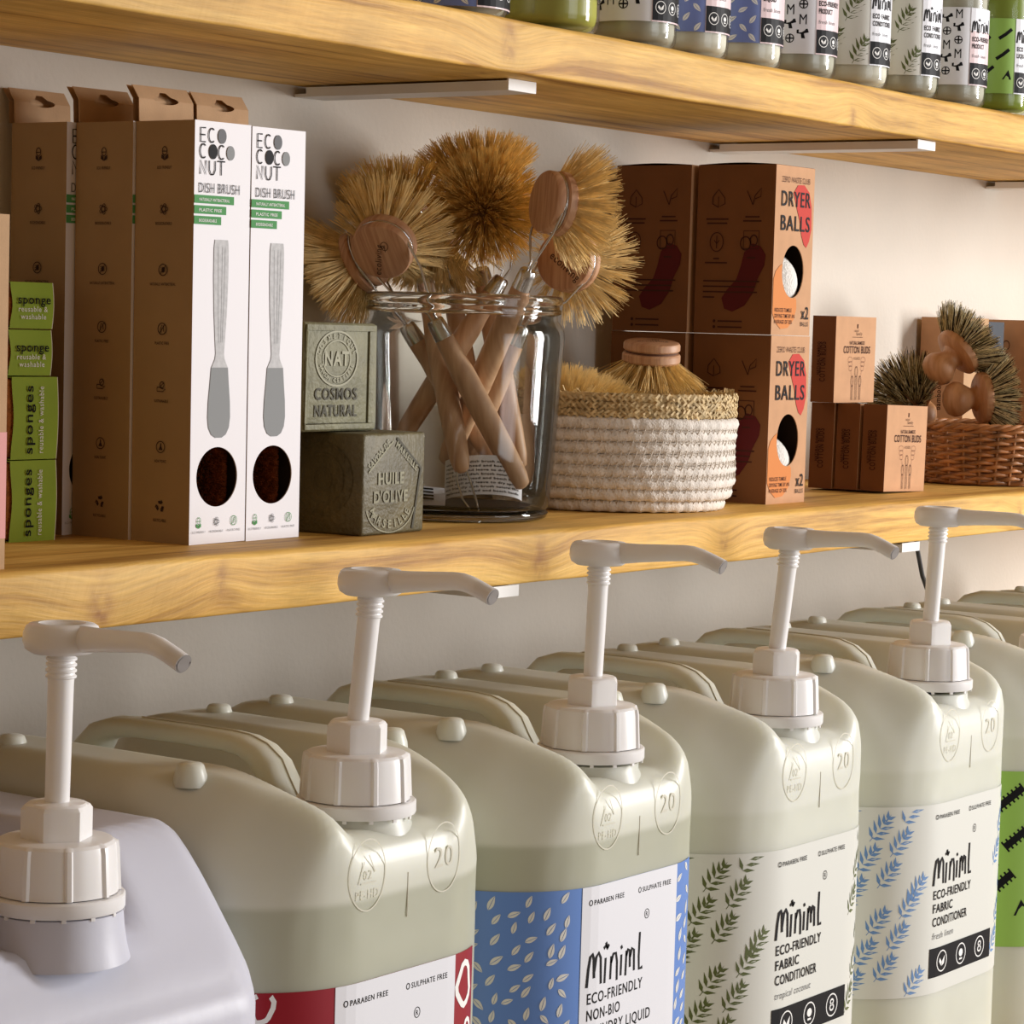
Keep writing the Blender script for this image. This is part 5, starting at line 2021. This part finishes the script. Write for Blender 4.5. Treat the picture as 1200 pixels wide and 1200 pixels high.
def pot_brush(label, Cc, ax, seed, knob=True, ln=.030, R=.026):
    """round pot brush; ax points from the knob towards the bristles."""
    rnd = random.Random(seed)
    t = thing('pot_brush', label, 'brush', tuple(Cc), (0, 0, 0), 'pot brushes in the wicker basket')
    ax = Vector(ax).normalized()
    Q = Vector((0, 0, 1)).rotation_difference(ax).to_matrix().to_4x4()
    mb = MB()
    mb.lathe([(.0001, -.005), (.012, -.005), (R - .004, -.0035), (R - .0005, -.0010), (R, .003), (R - .001, .0065), (.0001, .0075)], 40, 0, Q)
    mb.build('disc', M['knob'], t, smooth=True, auto=45)
    if knob:
        mb = MB()
        mb.lathe([(.0001, -.038), (.009, -.0372), (.0150, -.0335), (.0178, -.0275), (.0172, -.0215), (.0135, -.0155), (.0105, -.0105), (.0115, -.0065), (.0150, -.0035)], 36, 0, Q)
        mb.build('knob', M['knob'], t, smooth=True)
    e1 = (Q @ Vector((1, 0, 0, 0))).to_3d()
    e2 = (Q @ Vector((0, 1, 0, 0))).to_3d()
    for mat, share in (('bristle_mix', .6), ('bristle_dk', .4)):
        mb = MB()
        pts, dirs = [], []
        for r, k, sp in ((0, 1, 0), (.006, 6, .2), (.012, 11, .42), (.018, 17, .66), (.0225, 22, .92)):
            for i in range(k):
                a = 2 * pi * i / k + r * 70
                rad = e1 * cos(a) + e2 * sin(a)
                for _ in range(int(26 * share)):
                    o = Vector((rnd.gauss(0, 1), rnd.gauss(0, 1), rnd.gauss(0, 1))) * .0014
                    pts.append(ax * .006 + rad * r + o)
                    dirs.append(ax * cos(sp) + rad * sin(sp))
        bristle_block(mb, pts, dirs, ln, .00036, rnd, .06)
        b = mb.build('bristles' if mat == 'bristle_mix' else 'dark_bristles', M[mat], t)
        tag(b, kind='stuff')


pot_brush('pot brush with its turned knob pointing down left, highest in the wicker basket', W(-.030, .0, .1300), RH * .72 + FH * .25 + Vector((0, 0, .62)), 41)
pot_brush('pot brush lying on its side with bristles to the right, below the upper knob', W(-.006, -.012, .0860), RH * .97 + FH * .15 + Vector((0, 0, .08)), 42)
pot_brush('pot brush at the left of the wicker basket, dark bristles towards the viewer', W(-.072, .030, .0800), RH * -.55 + FH * -.55 + Vector((0, 0, .55)), 43)


# cartons against the wall behind the wicker basket
for (x, y, lb, dd) in ((2.590, -.058, 'plain kraft carton against the wall, left of the pot brush tips', .052), (2.742, -.060, 'plain kraft carton against the wall, cut off by the right edge', .052)):
    t = thing('kraft_carton', lb, 'box', (x, y, 0), (0, 0, 0), 'kraft cartons behind the wicker basket')
    carton(t, .055, dd, .167, 'kraft', 'kraft_warm', None)
    a = Art()
    a.text('BAMBOO', dd * .55, .045, .0055, .030, 'ink_brown', .01, 2, 'c', -pi / 2)
    a.text('toothbrush', dd * .55, .085, .0055, .034, 'ink_brown', .01, 2, 'c', -pi / 2)
    a.ring(dd * .72, .036, .005, .006, .0009, 'ink_brown', 2, 14)
    a.it = a.it[2:] if x < 2.7 else a.it
    b = Art()
    b.text('bamboo brush', dd * .5, .075, .0060, .046, 'ink_brown', .01, 2, 'c', -pi / 2)
    b.ring(dd * .5, .028, .004, .005, .0008, 'ink_brown', 2, 14)
    b.emit('side_print', t, face((0, dd, .167), (0, -1, 0), (-1, 0, 0)))
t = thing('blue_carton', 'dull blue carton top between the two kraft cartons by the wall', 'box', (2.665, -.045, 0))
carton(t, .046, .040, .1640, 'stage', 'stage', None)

# dark cable looped under the middle board
cb = MB()
cx0 = 2.233
cb.tube([(cx0, -.19, -TH), (cx0 + .004, -.19, -.050), (cx0 + .016, -.19, -.075), (cx0 + .026, -.19, -.088), (cx0 + .034, -.19, -.078), (cx0 + .044, -.19, -.055), (cx0 + .052, -.19, -TH)], .0022, 8)
o = cb.build('cable', M['dark_metal'], None, smooth=True)
tag(o, 'dark cable looped under the middle board behind the fifth pump', 'cable')

# ------------------------------------------------------------------ bottles on the top board
BZ = ZU + TH


def bottle_map(R_, ztop):
    def f(u, v, h):
        a = u / R_
        return ((R_ + h) * sin(a), -(R_ + h) * cos(a), ztop - v)
    return f


def bottle(x, y, R_, kind, liq, label, H=.17, lz0=.018, lh=.070, back=False):
    t = thing('refill_bottle', label, 'bottle', (x, y, BZ + .0004), (0, 0, 0), 'small bottles on the top board')
    mb = MB()
    k = R_ / .033
    mb.lathe([(.0001, .0018), (.020 * k, .0012), (.026 * k, .0), (.030 * k, .0008), (.0325 * k, .0045), (.033 * k, .010), (.033 * k, H * .62), (.0325 * k, H * .66), (.026 * k, H * .74), (.014 * k, H * .80), (.0120, H * .83), (.0120, H * .86)], 44)
    mb.build('bottle_wall', M['pet'], t, smooth=True, auto=60)
    mb = MB()
    mb.lathe([(.0001, .0042), (.026 * k, .0042), (.0300 * k, .0065), (.0312 * k, .012), (.0312 * k, H * .60), (.0300 * k, H * .64), (.0001, H * .645)], 40)
    mb.build('liquid', M[liq], t, smooth=True, auto=50)
    mb = MB()
    mb.lathe([(.0135, H * .845), (.0140, H * .85), (.0140, H * .985), (.0130, H), (.0001, H)], 28)
    mb.build('cap', M['lab_ink'], t, smooth=True, auto=40)
    fm = bottle_map(R_ + .0002, lz0 + lh)
    u0, u1 = -radians(165) * R_, radians(62) * R_
    p0, p1 = -radians(34) * R_, radians(50) * R_
    colr = {'navy': 'lab_navy', 'blue': 'lab_navy', 'pattern': 'lab_white', 'palm': 'lab_clear', 'green': 'lab_green'}[kind]
    mb = MB()
    n = 60
    mb.grid([[fm(u0 + (u1 - u0) * i / n, lh, .0003) for i in range(n + 1)], [fm(u0 + (u1 - u0) * i / n, 0, .0003) for i in range(n + 1)]])
    lb = mb.build('label', M[colr], t, smooth=True)
    a = Art()
    rnd = random.Random(int(x * 100))
    if kind in ('navy', 'blue'):
        for i in range(14):
            for j in range(5):
                u = u0 + .0085 * i + rnd.uniform(-.001, .001)
                v = .008 + .0145 * j + (.007 if i % 2 else 0)
                if u > p0 - .004 or v > lh - .004:
                    continue
                seed(a, u, v, .0085, rnd.choice((-.9, -.5, .8)), 'seed_white')
    elif kind == 'pattern':
        for i in range(9):
            for j in range(6):
                u = u0 + .0105 * i
                v = .0055 + .0120 * j + (.004 if i % 2 else 0)
                if u > p0 - .005 or v > lh - .005:
                    continue
                q = (i + 2 * j) % 3
                if q == 0:
                    a.text('M', u, v + .0045, .0085, .0060, 'lab_ink', .0, 1, 'c')
                elif q == 1:
                    a.ring(u, v, .0034, .0034, .0008, 'lab_ink', 1, 14)
                    a.stroke([(u - .0034, v), (u + .0034, v)], .0012, 'lab_ink', 1)
                    a.stroke([(u, v - .0034), (u, v + .0034)], .0012, 'lab_ink', 1)
                else:
                    a.poly([(u - .005, v - .003), (u + .004, v - .004), (u + .005, v - .001), (u + .001, v), (u + .002, v + .004), (u - .001, v + .004), (u - .0015, v + .0005), (u - .005, v)], 'lab_ink', 1)
    elif kind == 'palm':
        for (du, v) in ((-.016, .022), (-.032, .050), (-.009, .058), (-.036, .008), (-.052, .030), (-.058, .062)):
            sprig(a, p0 + du, v, .0230, radians(-62), 'leaf_olive', 1, 5)
    else:
        for (du, v, an) in ((-.010, .015, -.6), (-.012, .034, -.6), (-.026, .050, -.6), (-.030, .022, -.6)):
            a.stroke([(p0 + du - .006, v + .004), (p0 + du, v), (p0 + du + .006, v - .005)], .0032, 'lab_ink', 1)
        a.poly([(p0 - .012, .057), (p0 - .003, .057), (p0 - .006, .048)], 'lab_ink', 1)
    pk = 'lab_pink' if kind in ('navy', 'pattern', 'blue') else 'lab_white'
    a.rect(p0, 0, p1, lh, pk, 2, 10)
    a.rect(p0, 0, p1, lh * .30, 'lab_white', 3, 10)
    wordmark(a, p0 + .002, lh * .32, .0130, .026, 'lab_ink', 4, .12)
    txt = {'navy': ('WASHING POWDER', 'LIQUID'), 'blue': ('LAUNDRY', 'LIQUID'), 'pattern': ('ECO-FRIENDLY', 'PRODUCT'), 'palm': ('ECO FABRIC', 'CONDITIONER'), 'green': ('ECO DISH', 'LIQUID')}[kind]
    for q, s_ in enumerate(txt):
        a.text(s_, p0 + .002, lh * (.43 + .09 * q), .0040, .0022 * len(s_), 'lab_ink', .03, 4)
    a.text('fresh linen', p0 + .002, lh * .64, .0032, .019, 'grey_ink', 0, 4, shear=.15)
    a.rect(p0 + .0004, lh * .71, p1, lh * .985, 'lab_ink', 4, 10)
    for q in range(3):
        round_icon(a, p0 + .0075 + q * .0125, lh * .845, .0046, q, 5)
    a.clip_v(-1e-6, lh, u0, u1)
    a.emit('label_print', lb, fm, step=.00009, base=.0004)


BT = [
    (1.512, .034, 'navy', 'liq_white', 'small blue label bottle at the left end of the top row, only its foot visible'),
    (1.6165, .0390, 'blue', 'liq_yellow', 'wide bottle of yellow green liquid with a blue label on the top board'),
    (1.7340, .0325, 'pattern', 'liq_clear', 'clear bottle with black doodle pattern label, right of the yellow green one'),
    (1.8107, .0325, 'navy', 'liq_white', 'milky bottle with blue label, first of the pair right of the doodle label'),
    (1.8947, .0325, 'navy', 'liq_white', 'milky bottle with blue label, second of the pair, before the middle doodle label'),
    (1.9850, .0325, 'pattern', 'liq_clear', 'clear bottle with black doodle label between blue and palm labels'),
    (2.0790, .0325, 'palm', 'liq_white', 'bottle with olive palm label, left one of the two'),
    (2.1750, .0325, 'palm', 'liq_clear', 'bottle with olive palm label, right one of the two'),
    (2.2710, .0325, 'pattern', 'liq_clear', 'clear bottle with black doodle label next to the lime one at the right'),
    (2.3650, .0335, 'green', 'liq_green', 'lime green bottle at the right end of the front row'),
]
for x, r, kd, lq, lb in BT:
    bottle(x, -.188, r, kd, lq, lb, lz0=.004 if x < 1.6 else (.018 if r < .036 else .024))
bottle(2.300, -.085, .033, 'green', 'liq_green', 'green bottle in the back row behind the rightmost doodle label')
bottle(2.215, -.085, .033, 'green', 'liq_green', 'green bottle in the back row behind the right palm label')
bottle(2.400, -.100, .033, 'green', 'liq_green', 'green bottle in the back row, farthest right behind the lime one')
